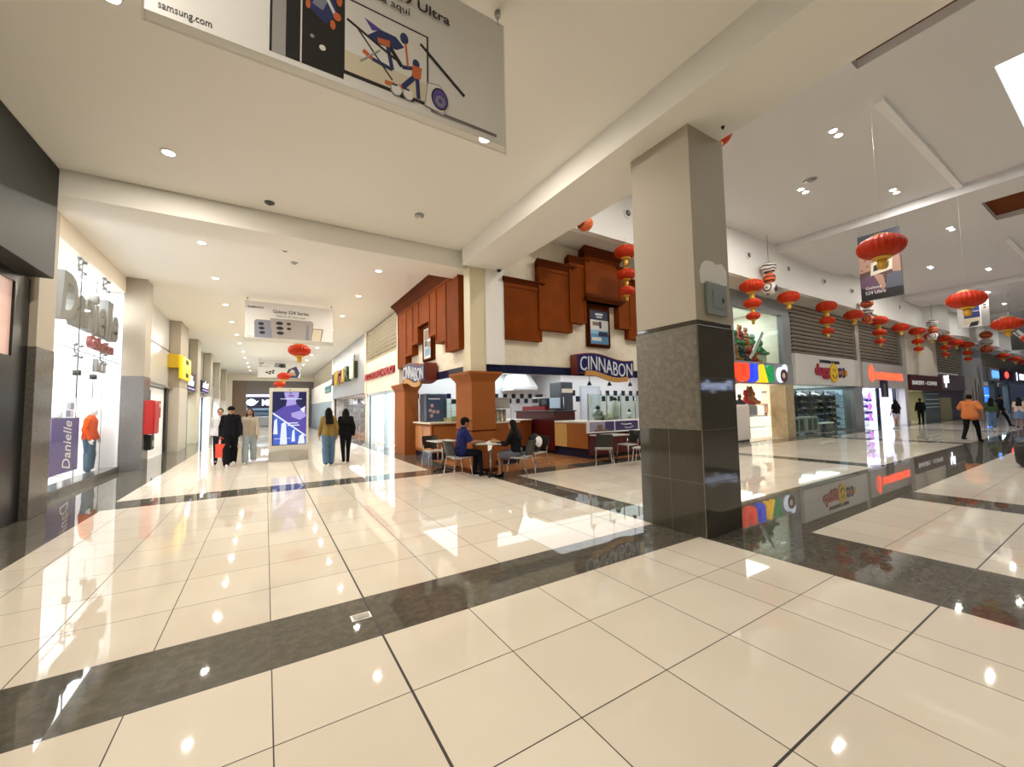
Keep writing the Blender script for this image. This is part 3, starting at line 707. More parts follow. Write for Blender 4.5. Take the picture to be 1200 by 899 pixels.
# wavy bakery signs
SBLUE = mat('sign_blue', (.010, .012, .085), .35, spec=.3); SBORD = mat('sign_red_brown', (.19, .028, .012), .4); SLET = mat('sign_silver_letter', (.62, .64, .70), .35); SGOLD = mat('sign_gold_ribbon', (.46, .23, .06), .45)
def wave_sign(T, u0, u1, z0, z1, w0, w1, label):
    L = u1 - u0; H = z1 - z0; n = 14
    top = lambda t: z1 - H * .03 - H * .10 * sin(2 * PI * (t - .05)) * -1 * .9 - H * .10 * t
    bot = lambda t: z0 + H * .16 + H * .10 * sin(2 * PI * (t + .02)) - H * .04 * t
    o = thing('wavy_bakery_sign', label, 'shop sign', tuple(T((u0 + u1) / 2, z0, w0)))
    def slab(a, b_, e, wa, wb, mt, nm):
        ts = [i / n for i in range(n + 1)]
        ring = lambda w: [(u0 + L * t + (e if t == 0 else -e if t == 1 else 0), bot(t) + e, w) for t in ts] + [(u0 + L * t + (e if t == 0 else -e if t == 1 else 0), top(t) - e, w) for t in reversed(ts)]
        m = MB(T); m.loft([ring(wa), ring(wb)]); return m.build(nm, mt, o)
    slab(0, 1, 0, w0, w1, SBORD, 'body')
    slab(0, 1, .03, w1, w1 + .02, SBLUE, 'face')
    # lettering follows the wave
    vs, fs = text_data('CINNABON', -.004)
    x0, x1 = min(v[0] for v in vs), max(v[0] for v in vs); y0, y1 = min(v[1] for v in vs), max(v[1] for v in vs)
    m = MB(T); nv = []
    for v in vs:
        t = .045 + .91 * (v[0] - x0) / (x1 - x0); q = (v[1] - y0) / (y1 - y0)
        nv.append(m.bm.verts.new(m.P((u0 + L * t, bot(t) + (top(t) - bot(t)) * (.14 + .70 * q), w1 + .03 + v[2]))))
    for f in fs: m.face([nv[i] for i in f])
    m.build('lettering', SLET, o)
    # gold ribbon under the letters
    ts = [.12 + .74 * i / n for i in range(n + 1)]
    ring = lambda w: [(u0 + L * t, bot(t) - H * .13 + H * .03 * sin(9 * t), w) for t in ts] + [(u0 + L * t, bot(t) + H * .06 + H * .03 * sin(9 * t), w) for t in reversed(ts)]
    m = MB(T); m.loft([ring(w1 + .0), ring(w1 + .06)]); m.build('ribbon', SGOLD, o)
    return o
wave_sign(TY(0, 8.6, 0), 7.25, 9.52, 2.30, 3.03, .04, .30, 'wavy blue bakery sign with silver capitals, facing the high hall')
wave_sign(TX(4.36, 0, 0), -13.35, -11.15, 2.30, 3.03, .05, .42, 'wavy blue bakery sign with silver capitals, facing the long corridor')
# kitchen shell
KW = mat('kitchen_white_tile', (.80, .83, .86), .3)
def checker_wall(T, w, z0, z1, rows, zr, ts, phase):
    b = MB(T); b.box(0, w, z0, z1, -.1, 0)
    n = int(w / ts)
    for r in range(rows):
        for k in range(n):
            if (k + r + phase) % 2 == 0: b.box(k * ts + .01, (k + 1) * ts - .01, zr + r * ts + .01, zr + (r + 1) * ts - .01, 0, .006, 1)
    return b
checker_wall(TY(4.5, 14.6, 0), 5.9, 0, 3.0, 2, 1.72, .215, 0).build('wall_back', [KW, NAVY], kind='structure')
checker_wall(TY(10.4, 12.9, 0), 5.2, 0, 3.0, 2, 1.74, .25, 1).build('wall_back', [KW, NAVY], kind='structure')
MB().box(10.3, 10.4, 12.8, 14.6, 0, 3).box(15.5, 15.6, 8.8, 13, 0, 3).build('wall_kitchen', KW, kind='structure')
MB().box(4.45, 15.6, 8.85, 14.75, 2.95, 3.05).build('ceiling', WHITE, kind='structure')
lamp((6.9, 12.9, 2.92), 110, 4.8, (.86, .95, 1), shape='RECTANGLE', sy=3)
lamp((11.2, 10.9, 2.92), 140, 7, (.9, .96, 1), shape='RECTANGLE', sy=3.4)
MB().box(4.45, 10.3, 14.65, 14.75, 0, 5.4).build('wall_kitchen', WHITE, kind='structure')
# left counter (L-shaped end towards the corridor)
CREAMT = mat('cream_counter_top', (.75, .68, .54), .3)
cn = thing('bakery_counter', 'orange panelled counter with cream top between the two caramel pillars', 'counter', (5.5, 12.3, 0))
MB().box(4.31, 8.0, 11.65, 13.2, .2, 1.08).build('body', PILW, cn)
MB().rbox(4.24, 8.0, 11.58, 13.25, 1.08, 1.13, .01).build('worktop', CREAMT, cn)
b = MB()
for (y0, y1) in ((11.72, 12.4), (12.45, 13.15)): b.box(4.295, 4.31, y0, y1, .28, 1.0)
b.box(4.4, 6.2, 11.635, 11.65, .28, 1.0); b.build('door_panel', mat('amber_panel', (.46, .18, .045), .4), cn)
MB().box(4.33, 8.0, 11.67, 13.2, 0, .2).build('plinth', NAVY, cn)
# drinks machine on it
dm = thing('drinks_fridge', 'dark countertop drinks fridge with a photo front, behind the corridor counter', 'fridge', (4.75, 12.7, 1.13))
MB().rbox(4.42, 5.15, 12.45, 13.05, 1.13, 2.05, .02).build('cabinet', mat('slate_blue_steel', (.10, .13, .18), .3, .3), dm)
MB().box(4.47, 4.95, 12.435, 12.45, 1.2, 1.95).build('photo_panel', mat('dark_photo', (.025, .028, .05), .2, emit=.1, ecol=(.2, .3, .5)), dm)
m = MB(); random.seed(5)
for (x, z) in ((4.62, 1.66), (4.56, 1.5), (4.68, 1.46), (4.60, 1.33), (4.82, 1.45)): m.cone((x, 12.435, z), (x, 12.425, z), .062, .062, 12)
m.build('picture_print', mat('pink_print', (.55, .33, .32), .4), dm)
MB().box(4.5, 4.9, 12.425, 12.436, 1.86, 1.9).build('title_bar', SHOPW, dm)
# glass pastry case on the counter
pc = thing('glass_pastry_case', 'glass pastry case with pale trays on the corridor counter', 'display case', (5.7, 12.2, 1.13))
MB().box(5.0, 6.8, 11.75, 12.4, 1.13, 1.25).build('base', mat('olive_base', (.42, .40, .20), .4), pc)
MB().box(5.0, 6.8, 11.75, 11.756, 1.25, 1.85).box(5.0, 5.006, 11.75, 12.4, 1.25, 1.85).build('glass_pane', GLASSG, pc)
for z in (1.45, 1.7): MB().box(5.02, 6.8, 11.8, 12.4, z, z + .02).build('shelf', GLASSG, pc)
MB().tube([(5.0, 11.75, 1.25), (5.0, 11.75, 1.85)], .012).tube([(5.0, 11.75, 1.85), (6.8, 11.75, 1.85)], .012).build('edge', STEEL, pc)
m = MB()
for k in range(5): m.ell((5.25 + k * .32, 12.1, 1.28), (.13, .13, .05))
m.build('pastries', mat('pale_icing', (.78, .74, .66), .5), pc)
# left inner counter behind the seated woman
cn = thing('service_counter', 'low caramel service counter with white top behind the seated woman', 'counter', (5.4, 9.6, 0))
MB().box(4.84, 6.1, 9.5, 10.0, .12, 1.12).build('body', PILW, cn)
MB().rbox(4.82, 6.14, 9.48, 10.05, 1.12, 1.17, .01).build('worktop', CREAMT, cn); MB().box(4.86, 6.1, 9.52, 10.0, 0, .12).build('plinth', NAVY, cn)
for (x0, x1, z0, z1, lb, mt) in ((4.98, 5.36, 1.17, 1.52, 'white plastic bin low on the service counter', PW), (5.0, 5.82, 1.55, 1.80, 'long translucent storage box topmost on the service counter', mat('frosted_plastic', (.66, .70, .72), .3))):
    s = thing('storage_box', lb, 'storage box', ((x0 + x1) / 2, 9.7, z0)); MB().rbox(x0, x1, 9.5, 9.85, z0, z1, .02).build('body', mt, s); MB().rbox(x0 - .02, x1 + .02, 9.48, 9.87, z1, z1 + .03, .01).build('lid', SHOPW, s)
s = thing('wire_cup_rack', 'cream wire rack of cups on the service counter', 'rack', (5.6, 9.7, 1.17))
m = MB()
for x in (5.4, 5.84):
    for y in (9.5, 9.88): m.tube([(x, y, 1.17), (x, y, 1.55)], .012)
m.box(5.38, 5.86, 9.48, 9.9, 1.53, 1.55); m.build('frame', CREAMT, s)
m = MB()
for k in range(3): m.cone((5.48 + k * .13, 9.7, 1.17), (5.48 + k * .13, 9.7, 1.5), .045, .06, 12)
m.build('cup_stack', mat('beige_cup', (.55, .48, .38), .5), s)
# maroon till counter and orange counter along the alcove
cn = thing('till_counter', 'tall maroon till counter inside the bakery alcove', 'counter', (8.5, 11.6, 0))
MB().box(8.1, 9.0, 10.46, 12.8, .12, 1.38).build('body', MAROON, cn); MB().rbox(8.05, 9.05, 10.42, 12.85, 1.38, 1.42, .01).build('worktop', BLACK, cn); MB().box(8.13, 9.0, 10.46, 12.8, 0, .12).build('plinth', BLACK, cn)
MB().box(8.35, 8.8, 11.3, 12.75, 1.42, 1.58).build('raised_shelf', mat('red_shelf', (.25, .012, .014), .3), cn)
cn = thing('front_counter', 'orange panelled front counter with light painted into one door, cream top, beside the maroon one', 'counter', (8.5, 9.5, 0))
MB().box(8.12, 9.0, 8.80, 10.44, .28, 1.03).build('body', PILW, cn)
MB().box(8.095, 8.12, 9.82, 10.44, .28, 1.02).build('lit_orange_door', mat('lit_orange_panel', (.62, .36, .10), .4), cn)  # same panelling; the light falling here is put into this paler colour
m = MB(); m.box(8.095, 8.12, 8.88, 9.78, .28, 1.02); m.build('orange_door', mat('orange_panel', (.42, .145, .03), .4), cn)
MB().rbox(8.06, 9.0, 8.73, 10.41, 1.03, 1.09, .01).build('worktop', CREAMT, cn); MB().box(8.16, 9.0, 8.85, 10.46, 0, .28).build('plinth', NAVY, cn)
cn = thing('display_counter', 'dark maroon counter with a purple picture band facing the tables', 'counter', (10.2, 9, 0))
MB().box(9.03, 12.2, 8.73, 9.3, .12, .78).box(7.98, 12.2, 8.68, 8.71, .12, .78).build('body', MAROON, cn)
MB().box(7.9, 12.2, 8.64, 8.715, .76, 1.12).build('picture_band', SHOPW, cn)
ms = [mat('purple_picture', (.055, .045, .14), .3), mat('lilac_picture', (.34, .31, .42), .3), SHOPW, PBR]
m = MB()
for k in range(4):
    u = 7.96 + k * 1.05
    m.box(u, u + 1.0, 8.635, 8.64, .80, 1.08, 0 if k % 2 else 1)
    if k % 2 == 0:
        m.box(u + .62, u + 1.0, 8.632, 8.635, .80, 1.08, 0); m.ell((u + .42, 8.632, .93), (.13, .006, .08), 12, 6, 3); m.box(u + .2, u + .75, 8.628, 8.632, .80, .86, 3)
    else:
        m.tube([(u + .25, 8.634, .99), (u + .45, 8.634, .97), (u + .68, 8.634, .98), (u + .78, 8.634, .90), (u + .6, 8.634, .86), (u + .4, 8.634, .88)], .012, 6, 2)
m.build('pictures', ms, cn)
MB().box(9.03, 12.2, 8.78, 9.3, 0, .12).build('plinth', NAVY, cn)
g = thing('counter_glass_screen', 'clear glass screen with steel posts on top of the picture counter', 'glass screen', (9.5, 8.75, 1.1))
MB().box(7.95, 12.2, 8.70, 8.706, 1.12, 1.9).build('pane', GLASSG, g)
for x in (8.0, 8.75, 9.35, 10.0, 10.7): MB().tube([(x, 8.71, 1.10), (x, 8.71, 1.92)], .018).build('post', STEEL, g)
# equipment
eq = thing('extractor_hood', 'white extractor hood on the bakery back wall', 'extractor hood', (9.3, 14.2, 2.2))
MB().loft([[(8.5, 13.6, 2.25), (9.7, 13.6, 2.25), (9.7, 14.58, 2.25), (8.5, 14.58, 2.25)], [(8.5, 13.6, 2.4), (9.7, 13.6, 2.4), (9.7, 14.58, 2.4), (8.5, 14.58, 2.4)], [(8.7, 13.9, 2.94), (9.5, 13.9, 2.94), (9.5, 14.58, 2.94), (8.7, 14.58, 2.94)]]).build('hood', SHOPW, eq); MB().box(8.5, 9.7, 13.58, 13.6, 2.25, 2.29).build('rim', STEEL, eq)
fr = thing('upright_fridge', 'tall dark steel fridge behind the bakery counter', 'fridge', (9.3, 11.5, 0))
MB().rbox(9.1, 9.65, 11.3, 12.0, 0, 2.45, .02).build('body', DSTEEL, fr); MB().box(9.12, 9.63, 11.285, 11.3, 2.05, 2.2).build('top_panel', CREAMT, fr); MB().tube([(9.17, 11.27, 1.0), (9.17, 11.27, 1.9)], .015).build('handle', STEEL, fr)
MB().box(9.12, 9.63, 11.29, 11.3, .15, 2.0).build('door_front', mat('blue_grey_steel', (.12, .14, .17), .3, .6), fr)
s = thing('white_kitchen_door', 'pale blue-white door in the bakery back wall', 'door', (12, 12.88, 0))
MB().box(11.5, 12.45, 12.86, 12.895, 0, 2.35).build('leaf', mat('pale_blue_door', (.62, .70, .80), .4), s); MB().box(11.4, 11.5, 12.85, 12.895, 0, 2.42).box(12.45, 12.55, 12.85, 12.895, 0, 2.42).box(11.5, 12.45, 12.85, 12.895, 2.35, 2.42).build('frame', ALUB, s)
MB().box(11.85, 12.1, 12.855, 12.86, 1.6, 2.0).build('pane', PW, s)
s = thing('coffee_machine', 'black and steel coffee machine on the maroon counter', 'coffee machine', (8.6, 12, 1.58))
MB().rbox(8.42, 8.75, 11.75, 12.2, 1.58, 1.9, .02).build('body', STEEL, s); MB().cone((8.58, 11.97, 1.9), (8.58, 11.97, 2.02), .12, .15, 14).build('bean_hopper', BLKM, s); MB().rbox(8.36, 8.42, 11.85, 12.1, 1.7, 1.85, .01).build('front_panel', BLKM, s)
s = thing('till_screen', 'grey till screen on the maroon counter', 'till', (8.5, 10.8, 1.42))
MB().rbox(8.35, 8.75, 10.62, 11.05, 1.42, 1.47, .01).build('base', BLKM, s); MB().rbox(8.40, 8.45, 10.55, 11.1, 1.5, 1.85, .01).build('screen', mat('grey_blue_screen', (.25, .32, .38), .2, emit=.3, ecol=(.6, .75, .9)), s); MB().box(8.45, 8.55, 10.78, 10.88, 1.47, 1.65).build('stand', BLKM, s)
s = thing('black_toaster_oven', 'black oven box between the coffee machine and the till', 'oven', (8.6, 11.35, 1.58))
MB().rbox(8.4, 8.8, 11.2, 11.62, 1.58, 1.86, .02).build('body', BLKM, s); MB().box(8.39, 8.4, 11.25, 11.55, 1.64, 1.8).build('window', DSTEEL, s)
for (x, lb, h, r, mt) in ((8.75, 'steel mixer bowl behind the glass screen at the counter end', .34, .16, STEEL), (9.5, 'white rounded mixer behind the glass screen', .60, .17, SHOPW), (10.15, 'small white jug right of the rounded mixer', .22, .09, SHOPW)):
    s = thing('kitchen_mixer' if h > .3 else 'jug', lb, 'kitchen appliance' if h > .3 else 'jug', (x, 9.1, 1.12))
    MB().lathe([(r * .7, 0), (r, h * .25), (r, h * .6), (r * .8, h * .85), (r * .4, h)], (x, 9.1, 1.12), 16).build('body', mt, s)
    MB().lathe([(r * .45, h), (r * .5, h + .03), (r * .2, h + .1)], (x, 9.1, 1.12), 12).build('lid', BLKM, s)
s = thing('pastry_mound_tray', 'pale mound of dough on a tray behind the glass screen', 'tray', (9.1, 9.1, 1.12))
MB().rbox(8.85, 9.35, 8.85, 9.3, 1.12, 1.15, .01).build('tray', STEEL, s); MB().ell((9.1, 9.08, 1.16), (.22, .19, .16)).build('dough', mat('pale_dough', (.62, .60, .42), .6), s)
for x in (8.9, 9.8, 10.8):
    s = thing('pendant_lamp', 'small dark pendant lamp over the picture counter', 'lamp', (x, 9.6, 2.2), 'small pendant lamps over the picture counter')
    MB().tube([(x, 9.6, 2.35), (x, 9.6, 2.95)], .008).build('cord', BLKM, s); MB().lathe([(.02, .13), (.04, .1), (.08, 0)], (x, 9.6, 2.22), 14).build('shade', BLKM, s)

# ------------------------------------------------------------------ shops of the high hall
def piers(*xs_):
    b = MB()
    for a, c, z in xs_: b.box(a, c, 8.5, 8.9, 0, z)
    return b
GP = mat('grey_pier', (.22, .23, .24), .4)
# toy shop (X 15.6-20.2)
MB().box(15.5, 20.3, 8.58, 8.8, 5.45, 6.15).box(15.5, 15.68, 8.58, 8.8, 2.3, 5.45).box(19.62, 20.35, 8.58, 8.8, 2.3, 5.45).build('wall_front', GP, kind='structure')
MB().box(15.5, 20.35, 8.55, 8.8, 2.35, 3.25).build('wall_front', mat('grey_sign_panel', (.26, .275, .30), .35), kind='structure')
MB().box(19.5, 20.25, 8.55, 9.2, 0, 2.35).build('pillar', mat('tan_stone', (.42, .33, .20), .4, vary=(4, .15)), kind='structure')
MB().box(15.68, 19.62, 8.66, 8.67, 3.25, 5.45).build('window_21', GLASSG, kind='structure')
MB().box(15.5, 20.3, 13, 13.1, 0, 6).box(20.3, 20.4, 8.8, 13, 0, 6).box(15.6, 15.7, 8.8, 13, 0, 6).build('wall_shop', mat('warm_shop_wall', (.72, .66, .56), .5), kind='structure')
MB().box(15.6, 20.3, 8.8, 13, 5.9, 6.0).box(15.6, 20.3, 9.6, 13, 2.75, 2.9).build('ceiling', WHITE, kind='structure')
lamp((18, 11.2, 2.7), 190, 3.6, (1, .93, .8), shape='RECTANGLE', sy=3); lamp((18, 10.6, 5.85), 200, 3, (.9, .96, 1), shape='RECTANGLE', sy=2)
s = thing('coloured_toy_sign', 'fat red, blue, yellow and green lit letters over the toy shop', 'shop sign', (17, 8.5, 2.4))
for ch, u0, u1, c in (('D', 15.45, 16.3, (.9, .06, .02)), ('J', 16.35, 16.95, (.02, .06, .75)), ('A', 17.0, 17.7, (.95, .55, .01)), ('S', 17.65, 18.25, (.01, .22, .06))):
    m = MB(); m.text({'D': 'U'}.get(ch, ch) if ch != 'J' else 'J', ((u0 + u1) / 2, 8.52, 2.76), (1, 0, 0), (0, 0, 1), w=u1 - u0, h=.74, depth=.14, bold=.07)
    m.build('letter', mat('toy_letter_' + ch, c, .35, emit=.9), s)
s = thing('round_animal_emblem', 'round white-edged lit emblem beside the toy shop letters', 'shop sign', (19.1, 8.5, 2.45))
m = MB(); m.cone((19.05, 8.54, 2.75), (19.05, 8.48, 2.75), .34, .34, 20); m.cone((19.45, 8.54, 3.02), (19.45, 8.48, 3.02), .2, .2, 14); m.build('halo', mat('soft_halo_glow', (.75, .85, 1), .4, emit=.8, ecol=(.75, .87, 1)), s)
m = MB(); m.cone((19.25, 8.48, 2.72), (19.25, 8.44, 2.72), .28, .28, 18); m.build('patch', mat('dark_red_brown', (.10, .02, .03), .5), s)
m = MB(); m.cone((19.15, 8.44, 2.72), (19.15, 8.42, 2.72), .12, .12, 14); m.build('centre', CREAMT, s)
# toy shop contents
cb = thing('toy_cabinet', 'tall white rounded cabinet at the toy shop entrance', 'cabinet', (16.35, 9.0, 0))
MB().rbox(15.8, 16.9, 8.75, 9.5, .05, 1.5, .06).build('body', mat('cream_cabinet', (.70, .64, .58), .4), cb); MB().box(15.85, 16.85, 8.8, 9.45, 0, .05).build('plinth', BLKM, cb)
cu = thing('lit_cube_shelf', 'stepped white shelf of glowing square boxes in the toy shop', 'shelving', (17.7, 8.9, 0))
MB().box(16.9, 18.5, 8.95, 9.0, .08, 1.0).box(16.9, 17.75, 8.95, 9.0, 1.0, 1.5).build('back_panel', ALU, cu)
GLOW = mat('warm_box_glow', (.9, .85, .7), .5, emit=.75, ecol=(1, .93, .76))
for r in range(3):
    for q in range(3 if r < 2 else 2):
        u = 16.95 + q * .53 + (0 if r < 2 else 0)
        if r == 2 and q == 0: MB().rbox(u, u + .46, 8.72, 8.95, .1 + r * .47, .5 + r * .47, .02).build('box', ALU, cu)
        else: MB().rbox(u, u + .46, 8.72, 8.95, .1 + r * .47, .5 + r * .47, .02).build('box', GLOW, cu)
random.seed(11)
PLU = [mat('plush_%d' % i, c, .9) for i, c in enumerate(((.4, .03, .03), (.30, .14, .06), (.55, .48, .36), (.05, .05, .06), (.5, .2, .04), (.12, .1, .3), (.1, .25, .12)))]
def plush(x, y, z, s_, mt, lb, grp):
    o = thing('plush_toy', lb, 'plush toy', (x, y, z), grp)
    MB().ell((x, y, z + .16 * s_), (.13 * s_, .11 * s_, .16 * s_), 12, 6).build('body', mt, o)
    m = MB(); m.ell((x, y, z + .40 * s_), (.11 * s_, .1 * s_, .11 * s_), 12, 6); m.ell((x - .09 * s_, y, z + .5 * s_), (.04 * s_,) * 3, 8, 4); m.ell((x + .09 * s_, y, z + .5 * s_), (.04 * s_,) * 3, 8, 4); m.build('head', mt, o)
    for q in (-1, 1):
        MB().cap((x + q * .1 * s_, y, z + .25 * s_), (x + q * .2 * s_, y - .06 * s_, z + .12 * s_), .04 * s_, .05 * s_, 8, 2).build('arm', mt, o)
        MB().cap((x + q * .07 * s_, y - .04 * s_, z + .05 * s_), (x + q * .1 * s_, y - .2 * s_, z + .04 * s_), .05 * s_, .06 * s_, 8, 2).build('leg', mt, o)
for i, (x, sz, k, z) in enumerate(((17.1, 1.1, 0, 1.52), (17.4, 1.4, 1, 1.52), (17.65, 1.0, 4, 1.52), (16.2, .8, 3, 1.5), (16.6, .8, 3, 1.5))):
    plush(x, 9.0, z, sz, PLU[k], ('red', 'big brown', 'orange', 'small black', 'second small black')[i] + ' plush toy sitting on top of the toy shop ' + ('lit shelf' if i < 3 else 'cabinet'), None)
for r in range(4):      # upper window display: toys on tiers
    for q in range(7):
        x = 15.95 + q * .52 + random.uniform(-.1, .1)
        if q < 5 - r or random.random() < .5: plush(x, 9.0 + .3 * r, 3.3 + r * .42, random.uniform(.8, 1.3), random.choice(PLU), 'soft toy sitting in the tall toy shop window', 'soft toys in the tall toy shop window')
st = thing('display_steps', 'sloping cream display steps in the tall toy shop window', 'display stand', (17.5, 9.5, 3.26))
for r in range(4): MB().box(15.8, 19.4, 8.9 + .3 * r, 9.2 + .3 * r, 3.26, 3.3 + r * .42).build('step', CREAMT, st)
MB().prism([(17.2, 8.88, 3.3), (17.4, 8.88, 3.3), (18.6, 8.88, 4.6), (18.45, 8.88, 4.7)], (0, .05, 0)).build('stair_rail', SHOPW, st)
for i, (x, z) in enumerate(((19.0, 1.9), (19.0, 1.3), (18.9, .9))):
    s = thing('hanging_toy_box', ('white', 'peach', 'brown')[i] + ' box hanging by the toy shop\'s tan pillar', 'box', (x, 9.3, z)); MB().rbox(x - .3, x + .3, 9.2, 9.5, z - .22, z + .22, .02).build('carton', (GLOW, mat('peach_box', (.7, .42, .28), .5, emit=.4), PBR)[i], s); MB().box(x - .2, x + .2, 9.19, 9.2, z + .1, z + .16).build('print', PW, s)

# shoe shop (X 20.35-27.1)
louvre('louvre_grille', TY(20.45, 8.55, 3.8), 7.2, 2.3, 12, SLAT, 'taupe louvre grille above the smiling-face sign')
MB().box(27.65, 28.15, 8.5, 8.8, 2.35, 6.15).build('pillar', mat('taupe_post', (.40, .36, .31), .5), kind='structure')
MB().box(27.0, 28.15, 8.5, 8.9, 0, 2.35).build('pillar', GP, kind='structure')
s = thing('smiling_face_sign', 'white fascia sign with red script and a yellow smiling face', 'shop sign', (24, 8.5, 2.35))
MB().rbox(20.3, 27.68, 8.42, 8.62, 2.35, 3.78, .02).build('board', mat('white_fascia', (.62, .60, .57), .4), s)
m = MB(); m.text('ZAPATERIA Y TENIS', (23.85, 8.42, 3.52), (1, 0, 0), (0, 0, 1), w=2.3, h=.15, depth=.03, bold=.02); m.build('small_lettering', BLKM, s)
m = MB(); m.text('dugg', (22.95, 8.42, 3.02), (1, 0, 0), (0, 0, 1), w=1.6, h=.72, depth=.05, bold=.04); m.build('red_script', mat('sign_crimson', (.36, .015, .04), .4), s)
m = MB(); m.cone((24.25, 8.42, 2.98), (24.25, 8.37, 2.98), .47, .47, 24); m.build('yellow_face', mat('smile_yellow', (.75, .48, .01), .4), s)
m = MB()
for q in (-.12, .12): m.ell((24.25 + q, 8.368, 3.12), (.035, .008, .09), 8, 5)
m.tube([(24.25 + .26 * cos(a), 8.367, 2.98 + .26 * sin(a)) for a in [PI * (1.12 + .76 * k / 8) for k in range(9)]], .02, 6); m.build('face_lines', BLKM, s)
for ch, x, c in (('C', 24.95, (.02, .02, .10)), ('o', 25.25, (.5, .12, .05)), ('l', 25.45, (.02, .02, .10)), ('a', 25.75, (.6, .35, .03))):
    m = MB(); m.text(ch, (x, 8.42, 3.02), (1, 0, 0), (0, 0, 1), h=.5 if ch in 'Cl' else .32, depth=.05, bold=.05); m.build('letter', mat('cola_' + ch, c, .4), s)
MB().box(20.4, 27.6, 13.5, 13.6, 0, 2.6).box(20.4, 20.5, 8.9, 13.6, 0, 2.6).box(27.0, 27.1, 8.9, 13.6, 0, 2.6).build('wall_shop', mat('dim_shop_wall', (.30, .31, .32), .6), kind='structure')
MB().box(20.4, 27.1, 8.7, 13.6, 2.36, 2.5).build('ceiling', WHITE, kind='structure')
lamp((23.7, 10.4, 2.3), 430, 5.5, (.9, .95, 1), shape='RECTANGLE', sy=2.5)
MB().box(20.4, 26.95, 8.68, 8.69, .06, 2.35).build('window_22', GLASSG, kind='structure')
SHOE = [mat('shoe_%d' % i, c, .5) for i, c in enumerate(((.03, .03, .035), (.75, .75, .75), (.16, .10, .06), (.12, .18, .34)))]
sp = []
for mt in SHOE:
    m = MB(); m.loft([[(x * s_, y, z) for x, z in ((-.045, 0), (.045, 0), (.04, h), (-.04, h))] for y, s_, h in ((-.14, .7, .05), (-.08, 1.1, .06), (0, 1, .09), (.08, .9, .12), (.13, .8, .13))])
    o = m.build('shoe', mt, origin=False); o.location = (0, -50, -50); sp.append(o)
for rk in range(4):
    x0 = 20.55 + rk * 1.55
    o = thing('shoe_rack', ('first', 'second', 'third', 'fourth')[rk] + ' shelf rack of shoes along the shoe shop window, counting from the tan pillar', 'shelving', (x0 + .65, 9.4, 0))
    for k in range(6): MB().box(x0, x0 + 1.4, 9.22, 9.55, .25 + .32 * k, .275 + .32 * k).build('shelf', ALU, o)
    MB().box(x0, x0 + 1.4, 9.55, 9.58, .1, 2.15).build('back_panel', mat('rack_back', (.22, .22, .23), .5), o)
    for q in (0, 1.37): MB().box(x0 + q, x0 + q + .03, 9.22, 9.55, 0, 2.15).build('upright', DSTEEL, o)
    for k in range(6):
        for q in range(6):
            src = random.choice(sp); c = src.copy(); C.objects.link(c); c.location = (x0 + .14 + q * .22, 9.39, .275 + .32 * k); c.rotation_euler = (0, 0, random.uniform(-.25, .25)); c.scale = (1.2, 1.3, 1.2)
            tag(c, 'shoe standing on a rack in the shoe shop', 'shoe', 'shoes on the racks in the shoe shop')
o = thing('shoe_rack', 'blue-lit shelf rack of shoes standing against the far side wall of the shoe shop', 'shelving', (26.8, 10.3, 0))
for k in range(6): MB().box(26.6, 26.95, 9.0, 12, .25 + .32 * k, .275 + .32 * k).build('shelf', ALU, o)
MB().box(26.95, 26.98, 9.0, 12, .1, 2.2).build('back_panel', mat('pale_blue_back', (.45, .62, .75), .5, emit=.25, ecol=(.5, .75, 1)), o)
for k in range(6):
    for q in range(9):
        src = random.choice(sp); c = src.copy(); C.objects.link(c); c.location = (26.76, 9.2 + q * .31, .275 + .32 * k); c.rotation_euler = (0, 0, PI / 2 + random.uniform(-.2, .2)); c.scale = (1.2, 1.2, 1.2)
        tag(c, 'shoe standing on a rack in the shoe shop', 'shoe', 'shoes on the racks in the shoe shop')
for o in sp: bpy.data.objects.remove(o)
for i, x in enumerate((21.2, 22.6)):
    s = thing('shoe_bench', ('pale glass-fronted low cabinet at the shoe shop window by the tan pillar', 'second pale low cabinet at the shoe shop window')[i], 'cabinet', (x, 9, 0)); MB().rbox(x - .6, x + .6, 8.8, 9.2, .08, .85, .02).build('body', mat('pale_cabinet', (.42, .42, .40), .4), s)
    for q in (-.3, .25): MB().box(x + q - .2, x + q + .2, 8.79, 8.8, .2, .75).build('door', DSTEEL, s)
s = thing('white_display_table', 'low white display table with boxes in the shoe shop window', 'table', (24.3, 9, 0)); MB().rbox(23.6, 25.2, 8.85, 9.3, .42, .5, .02).build('top', SHOPW, s)
for x in (23.7, 25.1): MB().box(x - .04, x + .04, 8.9, 9.25, 0, .42).build('leg', ALU, s)

# third shop (X 28.15-35.3)
louvre('louvre_grille', TY(28.2, 8.55, 3.8), 7.2, 2.3, 12, SLAT, 'taupe louvre grille above the orange-red lit letters')
s = thing('orange_letter_sign', 'grey fascia with glowing orange-red lettering and round emblem', 'shop sign', (31.6, 8.5, 2.35))
MB().rbox(28.15, 35.3, 8.42, 8.62, 2.30, 3.75, .02).build('board', mat('silver_fascia', (.42, .41, .40), .4), s)
ORG = mat('orange_red_glow', (.9, .08, .03), .4, emit=1.6, ecol=(1, .10, .04))
m = MB(); m.text('LOVEMYNOISE', (32.2, 8.40, 3.0), (1, 0, 0), (0, 0, 1), w=4.5, h=.42, depth=.06, bold=.05); m.build('lettering', ORG, s)
m = MB(); R = [[(29.35 + r * .42 * cos(a), 8.40, 3.1 + r * .46 * sin(a)) for a in [k * PI / 12 for k in range(24)]] for r in (1, .7)]
m.loft([R[0], R[1]], caps=False); m.prism([(29.28, 8.40, 2.8), (29.42, 8.40, 2.8), (29.42, 8.40, 3.62), (29.28, 8.40, 3.62)], (0, -.03, 0)); m.build('emblem', ORG, s)
